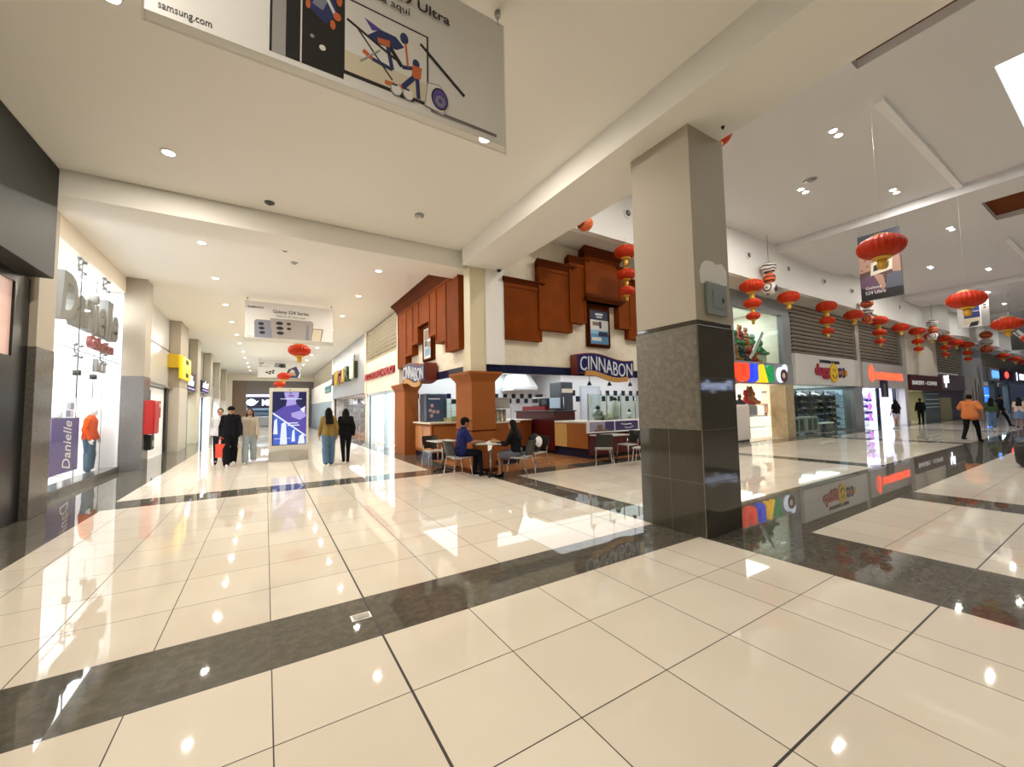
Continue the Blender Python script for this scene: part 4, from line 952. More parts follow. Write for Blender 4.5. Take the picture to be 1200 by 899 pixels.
MB().box(28.2, 35.2, 12, 12.1, 0, 2.4).box(28.15, 28.25, 8.9, 12, 0, 2.4).box(35.2, 35.3, 8.9, 12, 0, 2.4).build('wall_shop', mat('lilac_shop_wall', (.72, .74, .92), .5), kind='structure')
MB().box(28.2, 35.2, 8.7, 12, 2.3, 2.4).build('ceiling', WHITE, kind='structure')
lamp((31.7, 10.4, 2.25), 420, 5, (.80, .86, 1), shape='RECTANGLE', sy=2.4)
MB().box(28.3, 31, 8.68, 8.69, .06, 2.3).build('window_23', GLASS, kind='structure')
MB().box(33.8, 33.95, 8.6, 8.75, 0, 2.3).box(30.95, 31.05, 8.6, 8.75, 0, 2.3).build('window_24', BLACK, kind='structure')
s = thing('hanging_portrait_banner', 'dark hanging banner with a pale figure under the orange-red letters', 'banner', (31.1, 8.5, 1.7))
MB().box(30.55, 31.7, 8.36, 8.38, 1.75, 2.75).build('cloth', PNAV, s); m = MB(); m.ell((31.1, 8.36, 2.35), (.2, .01, .2), 12, 6); m.prism([(30.85, 8.355, 1.8), (31.4, 8.355, 1.8), (31.2, 8.355, 2.2), (31.0, 8.355, 2.2)], (0, -.005, 0)); m.build('figure_print', PBR, s)
for i, (x, lb) in enumerate(((29.2, 'left glowing shelf unit in the lilac-lit shop'), (32.3, 'glowing shelf unit with pink discs in the lilac-lit shop'))):
    s = thing('glowing_shelf_unit', lb, 'shelving', (x, 9.6, 0))
    MB().box(x - .8, x + .8, 9.75, 9.8, 0, 2.2).build('back_panel', mat('lilac_back', (.8, .85, 1), .5, emit=.7, ecol=(.75, .85, 1)), s)
    for k in range(5): MB().box(x - .8, x + .8, 9.4, 9.75, .3 + .4 * k, .33 + .4 * k).build('shelf', WHITE, s)
    m = MB()
    for k in range(4):
        for q in range(3): m.rbox(x - .65 + q * .5, x - .4 + q * .5, 9.5, 9.7, .33 + .4 * k, .5 + .4 * k, .02)
    m.build('goods', PLU[5] if i else PLU[3], s)
    if i:
        for k in (0, 1, 2): m = MB(); m.cone((x - .3, 9.38, .55 + .65 * k), (x - .3, 9.34, .55 + .65 * k), .24, .24, 18); m.build('disc', mat('magenta_glow', (.5, .15, .8), .4, emit=1.0, ecol=(.7, .2, 1)), s)

# bakery-coffee shop and beyond
MB().box(35.3, 36.0, 8.5, 8.9, 0, 6.15).build('pillar', mat('pale_post', (.48, .46, .42), .5), kind='structure')
MB().box(36.0, 43.4, 8.55, 8.8, 3.2, 6.15).build('wall_front', WALLC, kind='structure')
s = thing('maroon_coffee_sign', 'maroon fascia with small white lettering over the coffee shop', 'shop sign', (39.6, 8.5, 2.2))
MB().rbox(36.0, 43.3, 8.35, 8.6, 2.2, 3.25, .02).build('board', mat('maroon_fascia', (.06, .005, .006), .4), s)
m = MB(); m.text('BAKERY - COFFEE', (39.0, 8.33, 2.72), (1, 0, 0), (0, 0, 1), w=5.6, h=.27, depth=.02); m.build('lettering', mat('white_letter', (.75, .75, .75), .4, emit=.3), s)
MB().box(36.0, 43.4, 13, 13.1, 0, 2.3).box(36, 36.1, 8.9, 13, 0, 2.3).box(43.3, 43.4, 8.9, 13, 0, 2.3).build('wall_shop', mat('olive_shop_wall', (.5, .48, .32), .5), kind='structure')
MB().box(36, 43.4, 8.7, 13, 2.2, 2.3).build('ceiling', WHITE, kind='structure'); lamp((38.5, 11, 2.15), 130, 3, (1, .95, .75), shape='RECTANGLE', sy=2)
MB().box(39.8, 43.4, 8.6, 8.7, 0, 2.2).build('wall_front', mat('green_grey_glass', (.10, .14, .14), .15), kind='structure')
m = MB()
for z in (1.0, 1.25, 1.55, 1.95): m.box(40.0, 43.3, 8.58, 8.6, z, z + .04)
tag(m.build('glass_wall_stripes', mat('white_stripe', (.7, .75, .75), .4)), 'white horizontal stripes on the green-grey glass of the coffee shop', 'window stripes')
louvre('louvre_grille', TY(43.5, 8.55, 3.7), 7.2, 2.4, 12, SLAT, 'taupe louvre grille above the purple shopfront')
MB().box(43.4, 50.8, 8.45, 8.8, 2.25, 3.5).build('wall_front', mat('purple_fascia', (.13, .09, .12), .4), kind='structure')
s = thing('white_hand_emblem', 'white lit emblem on the purple shopfront', 'shop sign', (45, 8.4, 2.5))
m = MB(); m.box(44.4, 45.6, 8.41, 8.45, 2.85, 3.15); m.build('palm_shape', WGLOW, s)
for k in range(4): MB().box(44.4 + k * .32, 44.6 + k * .32, 8.41, 8.45, 2.5 if k == 1 else 3.15, 3.4 + .05 * (k % 2) if k != 1 else 2.85).build('bar', WGLOW, s)
MB().box(43.4, 50.8, 8.6, 8.8, 0, 2.25).build('wall_front', mat('dark_purple_front', (.06, .045, .06), .3), kind='structure')
MB().box(43.5, 46.5, 8.55, 8.6, 0, 1.7).build('wall_front', mat('olive_front', (.30, .27, .15), .4), kind='structure')
MB().box(50.8, 58.2, 8.5, 8.8, 0, 3.8).build('wall_front', mat('pale_hoarding', (.38, .37, .36), .4), kind='structure')
MB().box(50.8, 58.2, 8.5, 8.8, 3.8, 6.15).build('wall_front', GREYW, kind='structure')
s = thing('tower_print_hoarding', 'pale grey hoarding printed with dark towers behind the orange-shirted man', 'hoarding print', (55.5, 8.45, 0))
m = MB()
for k, (x, h, w) in enumerate(((52.2, 1.6, .4), (53.3, 2.3, .5), (54.6, 3.2, .5), (55.6, 2.6, .7), (56.6, 3.4, .5), (57.3, 2.2, .4))): m.prism([(x, 8.48, .4), (x + w, 8.48, .4), (x + w * .7, 8.48, h), (x + w * .5, 8.48, h + .3), (x + w * .3, 8.48, h)], (0, -.01, 0))
m.build('towers', mat('tower_grey', (.10, .10, .12), .5), s); MB().box(50.9, 58.1, 8.48, 8.49, .2, .4).build('ground_line', mat('hoarding_grey', (.2, .2, .2), .5), s)
louvre('louvre_grille', TY(58.3, 8.55, 4.7), 33, 1.4, 9, SLAT, 'long farthest taupe louvre grille above the blue shops')
MB().box(58.2, 92, 8.6, 8.8, 3.2, 4.7).build('wall_front', mat('far_fascia', (.16, .17, .18), .4), kind='structure')
MB().box(58.2, 92, 12, 12.1, 0, 3.3).build('wall_shop', mat('far_blue_wall', (.12, .22, .35), .5), kind='structure')
lamp((70, 10.5, 3.15), 900, 20, (.55, .78, 1), shape='RECTANGLE', sy=2)
for i, (a, b_, c1, c2, lb) in enumerate(((60.6, 65, (.28, .28, .28), (.1, .3, .9), 'grey sign with blue lit strokes far along the hall'), (66.2, 71.5, (.06, .015, .05), (.95, .08, .06), 'dark sign with a red lit blob far along the hall'), (73, 82, (.12, .07, .10), (.85, .92, 1), 'mauve sign with a white lit square at the far end of the hall'))):
    s = thing('far_shop_sign', lb, 'shop sign', ((a + b_) / 2, 8.4, 3.4))
    MB().rbox(a, b_, 8.35, 8.6, 3.4, 4.65, .03).build('board', mat('far_board_%d' % i, c1, .4), s)
    m = MB(); G = mat('far_glow_%d' % i, c2, .4, emit=1.8)
    if i == 0:
        for k in range(4): m.cone((a + 1.0 + k * .8, 8.34, 4.0), (a + 1.0 + k * .8, 8.30, 4.0), .42 - .04 * k, .42, 14)
    elif i == 1: m.ell((a + 2.6, 8.34, 4.1), (1.2, .03, .38), 16, 6)
    else: m.box(a + 3.6, a + 6.4, 8.3, 8.34, 3.75, 4.45); m.box(a + 1.6, a + 1.9, 8.3, 8.34, 3.6, 4.55)
    m.build('glowing_mark', G, s)
s = thing('blue_video_screen', 'big bright blue screen in the far shop', 'screen', (77, 11.5, .9)); MB().rbox(71, 88, 11.6, 11.8, .9, 3.1, .03).build('panel', mat('blue_screen', (.02, .10, .6), .3, emit=1.6, ecol=(.02, .16, 1)), s); MB().box(72, 86, 11.58, 11.6, 1.9, 2.05).build('light_band', mat('cyan_band', (.2, .5, 1), .3, emit=1.6), s)
MB().box(63.0, 64.5, 8.5, 8.9, 0, 3.3).box(70, 71, 8.5, 8.9, 0, 3.3).build('pillar', DSTEEL, kind='structure')
MB().box(92, 92.3, -14, 12, 0, 8).build('wall_end', mat('hall_end_wall', (.34, .33, .32), .6), kind='structure')
# opposite side of the high hall (seen mirrored in the column)
MB().box(6, 60, -7.3, -7.1, 0, 7.75).build('wall_south', mat('opposite_wall', (.16, .15, .14), .5), kind='structure')
s = thing('pale_blue_script_sign', 'pale blue lit script sign, mirrored in the polished column', 'shop sign', (21, -7.05, 2.1))
MB().rbox(19.2, 22.9, -7.1, -7.04, 2.0, 3.0, .02).build('board', mat('dim_board', (.04, .04, .045), .5), s)
m = MB(); m.text('Pamyle', (21.05, -7.03, 2.5), (-1, 0, 0), (0, 0, 1), w=2.9, h=.72, depth=.05, bold=.01); m.build('lettering', mat('pale_blue_glow', (.6, .7, 1), .4, emit=5, ecol=(.6, .72, 1)), s)

# ------------------------------------------------------------------ red paper lanterns
LRED = mat('red_lantern_paper', (.50, .030, .004), .45, spec=.25)
LGOLD = mat('gold_lantern_trim', (.72, .40, .05), .4, .2)
def lantern_parts(root, c, D, mt=LRED, tas=.2):
    R = D / 2; h = D * .27
    prof = []
    for i in range(11):
        t = -1.25 + 2.5 * i / 10; prof.append((R * (cos(t) ** .75), h * sin(t) / sin(1.25)))
    m = MB(); m.lathe(prof, c, 96, lambda k: 1 - .075 * (1 - abs(sin(k * PI * 24))) ** 1.5); b = m.build('lantern_body', mt, root)
    m = MB(); m.lathe([(R * .42, h * .98), (R * .44, h * 1.08), (R * .34, h * 1.16)], c, 20); m.build('top_ring', LGOLD, b)
    m = MB(); m.lathe([(R * .30, -h * 1.25), (R * .44, -h * 1.08), (R * .42, -h * .98)], c, 20); m.build('bottom_ring', LGOLD, b)
    m = MB(); m.lathe([(D * .09, -h * 1.25 - tas * D * 1.5), (D * .11, -h * 1.25 - tas * D), (D * .10, -h * 1.2)], c, 18, lambda k: 1 - .12 * (k * 18 % 2)); m.build('tassel', LGOLD, b)
    return b
def string(label, x, y, z, ztop, group=None, D=(.78, .58, .46), dz=(0, -.62, -1.08)):
    o = thing('lantern_string', label, 'lanterns', (x, y, z), group)
    for d, q in zip(D, dz): lantern_parts(o, (x, y, z + q), d)
    MB().tube([(x, y, z + dz[-1]), (x, y, ztop)], .004, 6).build('cord', LGOLD, o)
    return o
def single(label, x, y, z, ztop, D=.78, group=None, mt=LRED):
    o = thing('paper_lantern', label, 'lantern', (x, y, z), group)
    lantern_parts(o, (x, y, z), D, mt, .16)
    MB().tube([(x, y, z), (x, y, ztop)], .0022, 6).build('cord', mat('clear_thread', (.55, .53, .5), .4), o)
    return o
for i, (x, lb) in enumerate(((8.22, 'string of three red lanterns against the stepped wood panelling'), (14.62, 'string of three red lanterns in front of the toy shop window'), (20.75, 'string of three red lanterns over the smiling-face sign'), (27.0, 'string of three red lanterns over the orange-red lit letters'), (33.4, 'string of three red lanterns in front of the white wall over the coffee sign'), (39.3, 'string of three red lanterns before the farther taupe louvre'), (45.5, 'smallest and farthest string of three red lanterns under the bulkhead'))):
    string(lb, x, 7.3, 5.7, 6.1, D=(.60, .50, .42) if i == 0 else (.78, .58, .46))
for x, lb in ((11.5, 'single red lantern behind the big column'), (17.33, 'single red lantern between the toy shop and the smiling-face sign'), (23.75, 'single red lantern at the post right of the smiling-face sign'), (30.4, 'single red lantern right of the orange-red lit letters'), (36.4, 'single red lantern at the left end of the farther louvre'), (42.4, 'single red lantern, last before the smallest string')):
    single(lb, x, 7.3, 5.65, 6.1)
for x, y, z, D, lb in ((5.34, 3.05, 5.33, .46, 'red lantern mostly hidden behind the top of the big column'), (10.55, 2.73, 4.66, .78, 'largest red lantern, hanging in mid hall before the hand-and-tablet banner'), (16.9, 2.65, 4.38, .82, 'red lantern in mid hall before the white and navy banner'), (23.4, 2.72, 4.32, .82, 'red lantern in mid hall before the black banner'), (29.8, 2.7, 4.3, .82, 'red lantern in mid hall at the edge of the black banner')):
    single(lb, x, y, z, 7.45, D)
for i, x in enumerate((56, 62, 68)):
    single('tiny dark red lantern under the far bulkhead', x, 6.9, 5.35, 6.1, .85, 'tiny lanterns under the far bulkhead')
for y, x, z, lb in ((17.4, 1.08, 3.92, 'red lantern in the long corridor just under the grey phone banner'), (30, .99, 3.88, 'red lantern in the long corridor in front of the second phone banner'), (34.5, .86, 3.62, 'farthest red lantern of the long corridor, above the totem')):
    single(lb, x, y, z, 5.4, .8)
# clusters of patterned balls
def ball_mat(name, c0, c1, sc):
    m = mat(name, c0, .5); nt = m.node_tree; b = nt.nodes['Principled BSDF']
    tc = nt.nodes.new('ShaderNodeTexCoord'); n = nt.nodes.new('ShaderNodeTexWave'); n.wave_type = 'RINGS'; n.inputs['Scale'].default_value = sc; n.inputs['Distortion'].default_value = 7; n.inputs['Detail'].default_value = 1
    r = nt.nodes.new('ShaderNodeValToRGB'); r.color_ramp.interpolation = 'CONSTANT'
    r.color_ramp.elements[0].color = (*c1, 1); r.color_ramp.elements[1].color = (*c0, 1); r.color_ramp.elements[1].position = .3
    nt.links.new(tc.outputs['Object'], n.inputs['Vector']); nt.links.new(n.outputs['Fac'], r.inputs[0]); nt.links.new(r.outputs[0], b.inputs['Base Color'])
    return m
BW = ball_mat('white_black_ball', (.72, .68, .64), (.03, .02, .02), 2.2); BO = ball_mat('orange_black_ball', (.72, .14, .03), (.08, .01, .01), 2.2)
def cluster(label, x, y, zs, top):
    o = thing('patterned_ball_string', label, 'hanging balls', (x, y, zs[0][0]))
    for z, r, mt in zs:
        m = MB(); m.lathe([(max(.01, r * sin(PI * k / 12)), -r * .85 * cos(PI * k / 12)) for k in range(13)], (x, y, z), 32, lambda k: 1 - .04 * abs(sin(k * PI * 8))); m.build('ball', mt, o)
    MB().tube([(x, y, zs[-1][0]), (x, y, top)], .006, 6).build('cord', BLKM, o)
cluster('string of patterned balls beside the beam, orange ball lowest', 6.6, 7.1, [(6.02, .2, BO), (6.4, .17, BW)], 7.75)
cluster('string of white, orange and white patterned balls near the toy shop', 15.7, 7.2, [(5.73, .26, BW), (6.12, .22, BO), (6.52, .26, BW)], 7.75)
cluster('string of orange and white patterned balls under the hand-and-tablet banner', 25.2, 7.2, [(5.55, .26, BO), (5.95, .24, BW), (6.35, .26, BO)], 7.75)
cluster('string of white patterned balls before the white wall over the coffee sign', 34.2, 6.8, [(5.35, .28, BW), (5.75, .24, BO), (6.15, .28, BW)], 7.75)
cluster('farthest string of orange and white patterned balls', 47.5, 6.6, [(5.4, .36, BO), (5.95, .36, BW), (6.5, .36, BO)], 7.75)

# ------------------------------------------------------------------ hanging banners
BWHT = mat('banner_white', (.70, .69, .66), .35); BGR = mat('banner_grey', (.30, .29, .28), .35); BDK = mat('banner_black', (.012, .012, .013), .3); BTI = mat('banner_titanium', (.34, .315, .285), .35); BBL = mat('banner_blue_grey', (.21, .22, .27), .35); BCR = mat('banner_cream', (.62, .56, .42), .35); BSK = mat('banner_skin', (.50, .27, .18), .5); BOR = mat('banner_orange', (.55, .13, .04), .4); BPU = mat('banner_purple', (.09, .06, .28), .4); BNV = mat('banner_navy', (.02, .03, .12), .4)
BM = [BWHT, BGR, BDK, BTI, BBL, BCR, BSK, BOR, BPU, BNV, mat('banner_dark_brown', (.07, .035, .028), .4), mat('banner_slate', (.075, .08, .11), .4), mat('banner_plum', (.10, .05, .09), .4), mat('banner_tan', (.36, .21, .15), .5)]
(iW, iG, iK, iT, iB, iC, iS, iO, iP, iN, iD, iL, iM, iA) = range(14)
class Print(MB):
    lay = 0
    def layer(s): s.lay += 1; return .003 + .00022 * s.lay
    def q(s, pts, mi):
        w = s.layer(); s.loft([[(u, v, .002) for u, v in pts], [(u, v, w) for u, v in pts]], mi)
    def r(s, u0, u1, v0, v1, mi): s.q([(u0, v0), (u1, v0), (u1, v1), (u0, v1)], mi)
    def e(s, u, v, a, b, mi, n=18): s.q([(u + a * cos(2 * PI * k / n), v + b * sin(2 * PI * k / n)) for k in range(n)], mi)
    def ln(s, p, q, t, mi):
        d = Vector((q[0] - p[0], q[1] - p[1])); n = Vector((-d.y, d.x)).normalized() * t
        s.q([(p[0] - n.x, p[1] - n.y), (q[0] - n.x, q[1] - n.y), (q[0] + n.x, q[1] + n.y), (p[0] + n.x, p[1] + n.y)], mi)
    def tx(s, body, u, v, h, mi, w=None, bold=0): s.text(body, (u, v, s.layer()), (1, 0, 0), (0, 1, 0), w=w, h=h, depth=.002, mi=mi, bold=bold)
def banner(label, T, w, h, ztop, draw, sleeve=.15):
    o = thing('hanging_banner', label, 'banner', tuple(T(w / 2, 0, 0)))
    m = Print(T); m.box(0, w, sleeve, h, -.004, .002, iW); draw(m); m.build('print', BM, o)
    MB(T).box(0, w, 0, sleeve, -.002, .0).box(0, w, 0, .012, -.006, .004).box(w - .006, w + .012, 0, h, -.006, .004).box(-.012, .006, 0, h, -.006, .004).build('clear_sleeve', CLEARP, o)
    zr = ztop - T(0, 0, 0).z
    for u in (.06, w - .06): MB(T).tube([(u, h - .03, 0), (u, zr, 0)], .006).tube([(u, zr - .05, 0), (u, zr, 0)], .03).build('hook', STEEL, o)
    return o
def draw1(m):
    m.tx('samsung.com', .20, .125, .05, iK, w=.27)
    m.r(.66, .85, .12, 1.3, iG); m.r(.76, .85, .12, 1.3, iK); m.r(.66, .675, .12, 1.3, iK)
    m.r(.85, 1.15, .12, 1.3, iK); m.r(.852, .862, .12, 1.3, iW)
    m.q([(.90, .58), (1.02, .50), (1.10, .62), (1.06, .92), (.94, 1.0)], iN); m.q([(.92, .95), (1.08, .85), (1.05, 1.2), (.95, 1.22)], iC); m.q([(.93, .62), (1.0, .60), (1.07, .80), (.98, .88)], iB); m.ln((.95, .86), (1.10, .58), .012, iW)
    for u, v, a, b in ((.885, .78, .018, .05), (.90, .92, .022, .03), (1.10, .90, .03, .04), (1.115, .74, .022, .05), (1.10, .60, .03, .035), (1.07, .52, .02, .04), (.90, .60, .016, .04), (1.12, 1.02, .02, .05)): m.e(u, v, a, b, iO, 7)
    m.e(1.0, .30, .022, .022, iW); m.e(.93, .36, .014, .014, iG)
    m.r(1.15, 1.83, .17, .80, iK); m.r(1.155, 1.815, .195, .785, iW)
    m.r(1.155, 1.815, .195, .36, iC)
    # two leaping figures on the tablet screen
    m.q([(1.32, .56), (1.42, .66), (1.55, .66), (1.62, .60), (1.56, .55), (1.42, .53)], iN); m.e(1.62, .68, .035, .05, iN); m.q([(1.36, .62), (1.30, .70), (1.44, .66)], iP)
    m.ln((1.50, .55), (1.60, .42), .018, iK); m.ln((1.48, .56), (1.52, .36), .016, iN); m.ln((1.60, .42), (1.70, .45), .016, iN); m.ln((1.52, .36), (1.36, .38), .016, iN); m.ln((1.36, .38), (1.29, .42), .018, iO)
    m.q([(1.40, .58), (1.50, .60), (1.50, .54), (1.41, .54)], iO)
    m.ln((1.17, .62), (1.55, .46), .010, iK); m.ln((1.25, .58), (1.52, .27), .006, iK); m.ln((1.27, .32), (1.42, .48), .006, iG)
    m.e(1.72, .50, .03, .04, iN); m.q([(1.68, .36), (1.76, .38), (1.77, .48), (1.69, .48)], iO); m.ln((1.70, .37), (1.60, .24), .02, iN); m.ln((1.73, .37), (1.74, .20), .016, iN); m.ln((1.60, .24), (1.46, .23), .016, iO); m.ln((1.65, .44), (1.63, .64), .008, iO)
    m.ln((1.76, .70), (2.17, .40), .011, iK)
    m.r(1.58, 1.70, .155, .175, iK)
    for u in (1.55, 1.65): m.e(u, .20, .046, .052, iG); m.e(u + .004, .203, .042, .047, iW); m.ln((u - .03, .235), (u + .012, .238), .008, iK)
    m.q([(1.79, .165), (1.97, .13), (1.99, .33), (1.93, .40), (1.82, .38)], iG); m.q([(1.80, .17), (1.965, .14), (1.985, .33), (1.925, .39), (1.825, .37)], iW); m.e(1.93, .27, .078, .10, iK); m.e(1.932, .27, .066, .087, iP); m.e(1.935, .25, .045, .05, iB); m.e(1.935, .255, .02, .024, iP)
    m.tx('Galaxy Tab S9 Ultra', 1.44, 1.03, .115, iK, w=1.18, bold=.012)
    m.tx('Galaxy AI está aquí', 1.28, .925, .085, iK, w=.78)
    m.r(1.85, 2.5, .150, .153, iG); m.r(1.85, 2.5, .135, .137, iG)
banner('large near banner showing a tablet and small devices, hanging at the ceiling', TY(-.68, 3.14, 3.98), 2.60, 1.31, 5.4, draw1, .075)
def phones(m, y0):
    m.q([(.28, y0), (.86, y0), (.78, y0 + .62), (.32, y0 + .62), (.26, y0 + .55)], iB)
    for k in range(3): m.e(.46 + .02 * k, y0 + .48 - .15 * k, .085, .055, iK)
    m.q([(.80, y0), (2.02, y0), (2.06, y0 + .62), (2.0, y0 + .70), (.72, y0 + .70)], iT)
    for k in range(3): m.e(1.0 + .015 * k, y0 + .54 - .17 * k, .125, .07, iG); m.e(1.0 + .015 * k, y0 + .54 - .17 * k, .11, .06, iK)
    for k in range(2): m.e(1.28 + .01 * k, y0 + .54 - .17 * k, .07, .045, iK)
    m.q([(1.80, y0), (1.92, y0), (1.90, y0 + .55), (1.84, y0 + .55)], iB)
    m.q([(1.98, y0), (2.30, y0), (2.38, y0 + .44), (2.04, y0 + .44)], iK); m.q([(1.99, y0), (2.28, y0), (2.35, y0 + .42), (2.05, y0 + .42)], iC)
def draw2(m):
    phones(m, .14)
    m.tx('SAMSUNG', .30, 1.17, .07, iK, w=.46, bold=.02); m.tx('Galaxy S24 Series', 1.35, 1.07, .15, iK, w=1.1, bold=.015); m.tx('Galaxy AI está aquí', 1.35, .92, .08, iK, w=.9); m.r(.06, .3, .16, .175, iG)
banner('grey phone banner across the long corridor, nearest after the beam', TY(-.64, 15.8, 3.93), 2.70, 1.37, 5.4, draw2, .13)
def draw3(m):
    m.r(.08, .35, 1.12, 1.18, iK); m.r(.08, .22, .98, 1.02, iK); m.r(.08, .7, .90, .93, iG)
    m.q([(1.0, .9), (1.75, .85), (1.7, 1.2), (1.05, 1.2)], iG); m.e(1.5, 1.0, .22, .14, iK)
    for u, v in ((.55, .5), (.75, .56), (.95, .62), (.72, .42), (.92, .48)): m.e(u, v, .09, .06, iK)
    m.q([(1.6, .14), (2.5, .14), (2.65, .5), (2.4, 1.0), (1.9, .75)], iN); m.q([(1.85, .3), (2.4, .3), (2.3, .7), (2.0, .65)], iS); m.e(2.15, .62, .12, .14, iC); m.q([(1.3, .14), (1.7, .14), (1.9, .5), (1.4, .3)], iB)
banner('second phone banner of the long corridor, half hidden behind red lanterns', TY(-.52, 33.5, 3.9), 2.70, 1.42, 5.4, draw3, .13)
# banners of the high hall
def drawA(m):
    m.r(0, 1.08, .02, 2.3, iL); m.r(0, 1.08, .02, 1.35, iD); m.r(0, 1.08, .02, .62, iK)
    m.q([(0, .78), (.30, .90), (.55, .62), (.66, .28), (.42, .22), (0, .50)], iM); m.q([(.34, .92), (.60, .82), (.66, .42), (.56, .30), (.48, .55)], iA); m.q([(.64, .34), (.70, .80), (1.05, .86), (1.08, .34)], iL)
    m.q([(0, 1.0), (.42, 1.05), (.48, 1.72), (.15, 1.8), (0, 1.7)], iA)
    for k in range(9): m.q([(.03 + .05 * k, 1.08 + .11 * ((k * 5) % 7)), (.09 + .05 * k, 1.06 + .11 * ((k * 5) % 7)), (.08 + .05 * k, 1.14 + .11 * ((k * 5) % 7))], iD)
    m.q([(.84, .86), (1.05, .82), (1.04, 1.45), (.90, 1.78), (.78, 1.72), (.84, 1.4)], iA)
    m.q([(.28, .85), (.84, .95), (.86, 1.42), (.32, 1.28)], iC); m.q([(.36, .98), (.54, 1.01), (.56, 1.22), (.38, 1.18)], iK); m.q([(.6, 1.02), (.76, 1.05), (.77, 1.24), (.61, 1.21)], iN)
    m.tx('Galaxy', .34, .44, .11, iW, w=.42); m.tx('S24 Ultra', .38, .28, .11, iW, w=.52)
banner('tall banner of hands holding a tablet, high in the hall', TX(17.5, 5.13, 4.95), 1.08, 2.30, 7.75, drawA, .02)
def drawB(m):
    m.r(.25, .85, .55, 1.3, iN); m.r(.25, .85, .18, .55, iC); m.r(.25, .85, .9, .93, iW); m.q([(.4, .05), (.75, .1), (.8, .35), (.5, .3)], iK)
    m.r(.9, 1.2, .05, 1.7, iG)
    for k in range(3): m.r(1.0, 1.1, 1.02 + .14 * k, 1.1 + .14 * k, iK)
banner('white and navy banner farther along the high hall', TX(34, 5.72, 5.6), 1.2, 1.9, 7.75, drawB, .02)
def drawC(m):
    m.r(0, 1.5, .02, 2.2, iK); m.q([(.08, 1.0), (.3, 1.15), (.95, .25), (.72, .1)], iG)
    for k in range(3): m.e(.2 + .05 * k, 1.02 - .1 * k, .05, .05, iK)
    m.e(1.15, .8, .28, .35, iO)
banner('black banner with a grey phone at the right of the high hall', TX(36, 4.1, 4.25), 1.5, 2.2, 7.75, drawC, .02)

# ------------------------------------------------------------------ digital totem
tt = thing('digital_totem', 'cream framed digital advertising totem with a blue-violet screen', 'advertising totem', (.64, 14.6, 0))
TCR = mat('totem_cream', (.60, .58, .50), .4); T = TY(.09, 14.5, 0)
m = MB(T); m.box(0, 1.10, .30, .50, -.16, 0); m.box(0, .09, .5, 2.18, -.16, 0); m.box(1.03, 1.10, .5, 2.18, -.16, 0); m.box(0, 1.10, 2.18, 2.30, -.16, 0); m.build('frame', TCR, tt, bevel=.01)
m = MB(); m.loft([[(.09, 14.44, 0), (.64, 14.30, 0), (1.19, 14.44, 0), (1.19, 14.8, 0), (.09, 14.8, 0)], [(.09, 14.44, .3), (.64, 14.36, .36), (1.19, 14.44, .3), (1.19, 14.7, .3), (.09, 14.7, .3)]]); m.build('base', mat('totem_base_grey', (.36, .34, .29), .35), tt)
def glow(n, c, e): return mat(n, (.01, .01, .02), .2, emit=e * .75, ecol=c)
SM = [glow('screen_deep_blue', (.012, .014, .07), 1.3), glow('screen_violet', (.10, .07, .36), 1.5), glow('screen_pale', (.75, .80, 1.0), 1.5), glow('screen_blue', (.06, .12, .52), 1.5), glow('screen_lilac', (.42, .36, .75), 1.4), glow('screen_rose', (.28, .14, .34), 1.2)]
m = Print(T); m.box(.09, 1.03, .5, 2.18, -.05, .002, 0)
m.q([(.12, .52), (1.03, .52), (1.03, .75), (.12, 1.48)], 3); m.q([(.12, 1.52), (1.03, .80), (1.03, 1.55), (.75, 1.78), (.4, 1.72)], 1)
m.q([(.40, 2.17), (.44, 1.95), (.56, 1.84), (.70, 1.86), (.80, 2.0), (.82, 2.17)], 4); m.e(.60, 2.05, .085, .035, 5); m.e(.58, 2.13, .04, .015, 0); m.q([(.45, 1.72), (.75, 1.78), (.72, 1.95), (.48, 1.9)], 4); m.r(.30, .90, 1.945, 1.965, 2)
m.q([(.10, 1.48), (1.03, .74), (1.03, .79), (.10, 1.54)], 2)
m.q([(.6, 1.5), (.95, 1.6), (1.03, 1.4), (.85, 1.28), (.62, 1.38)], 4); m.q([(.85, 1.62), (1.0, 1.72), (.98, 1.5)], 2)
for u, w_, z0, z1 in ((.12, .12, .85, 1.35), (.30, .20, .52, 1.25), (.62, .10, .6, 1.0), (.80, .2, .52, .85)): m.q([(u, z0), (u + w_, z0), (u + w_ * .8, z1), (u + w_ * .2, z1 - .08)], 2)
m.r(.50, .80, 1.17, 1.20, 2); m.r(.50, .84, 1.10, 1.13, 2); m.r(.15, .6, .70, .715, 2)
m.build('screen', SM, tt)
m = MB(T); m.ell((.56, 2.245, .003), (.02, .02, .008), 10, 5); m.build('camera_eye', BLKM, tt)

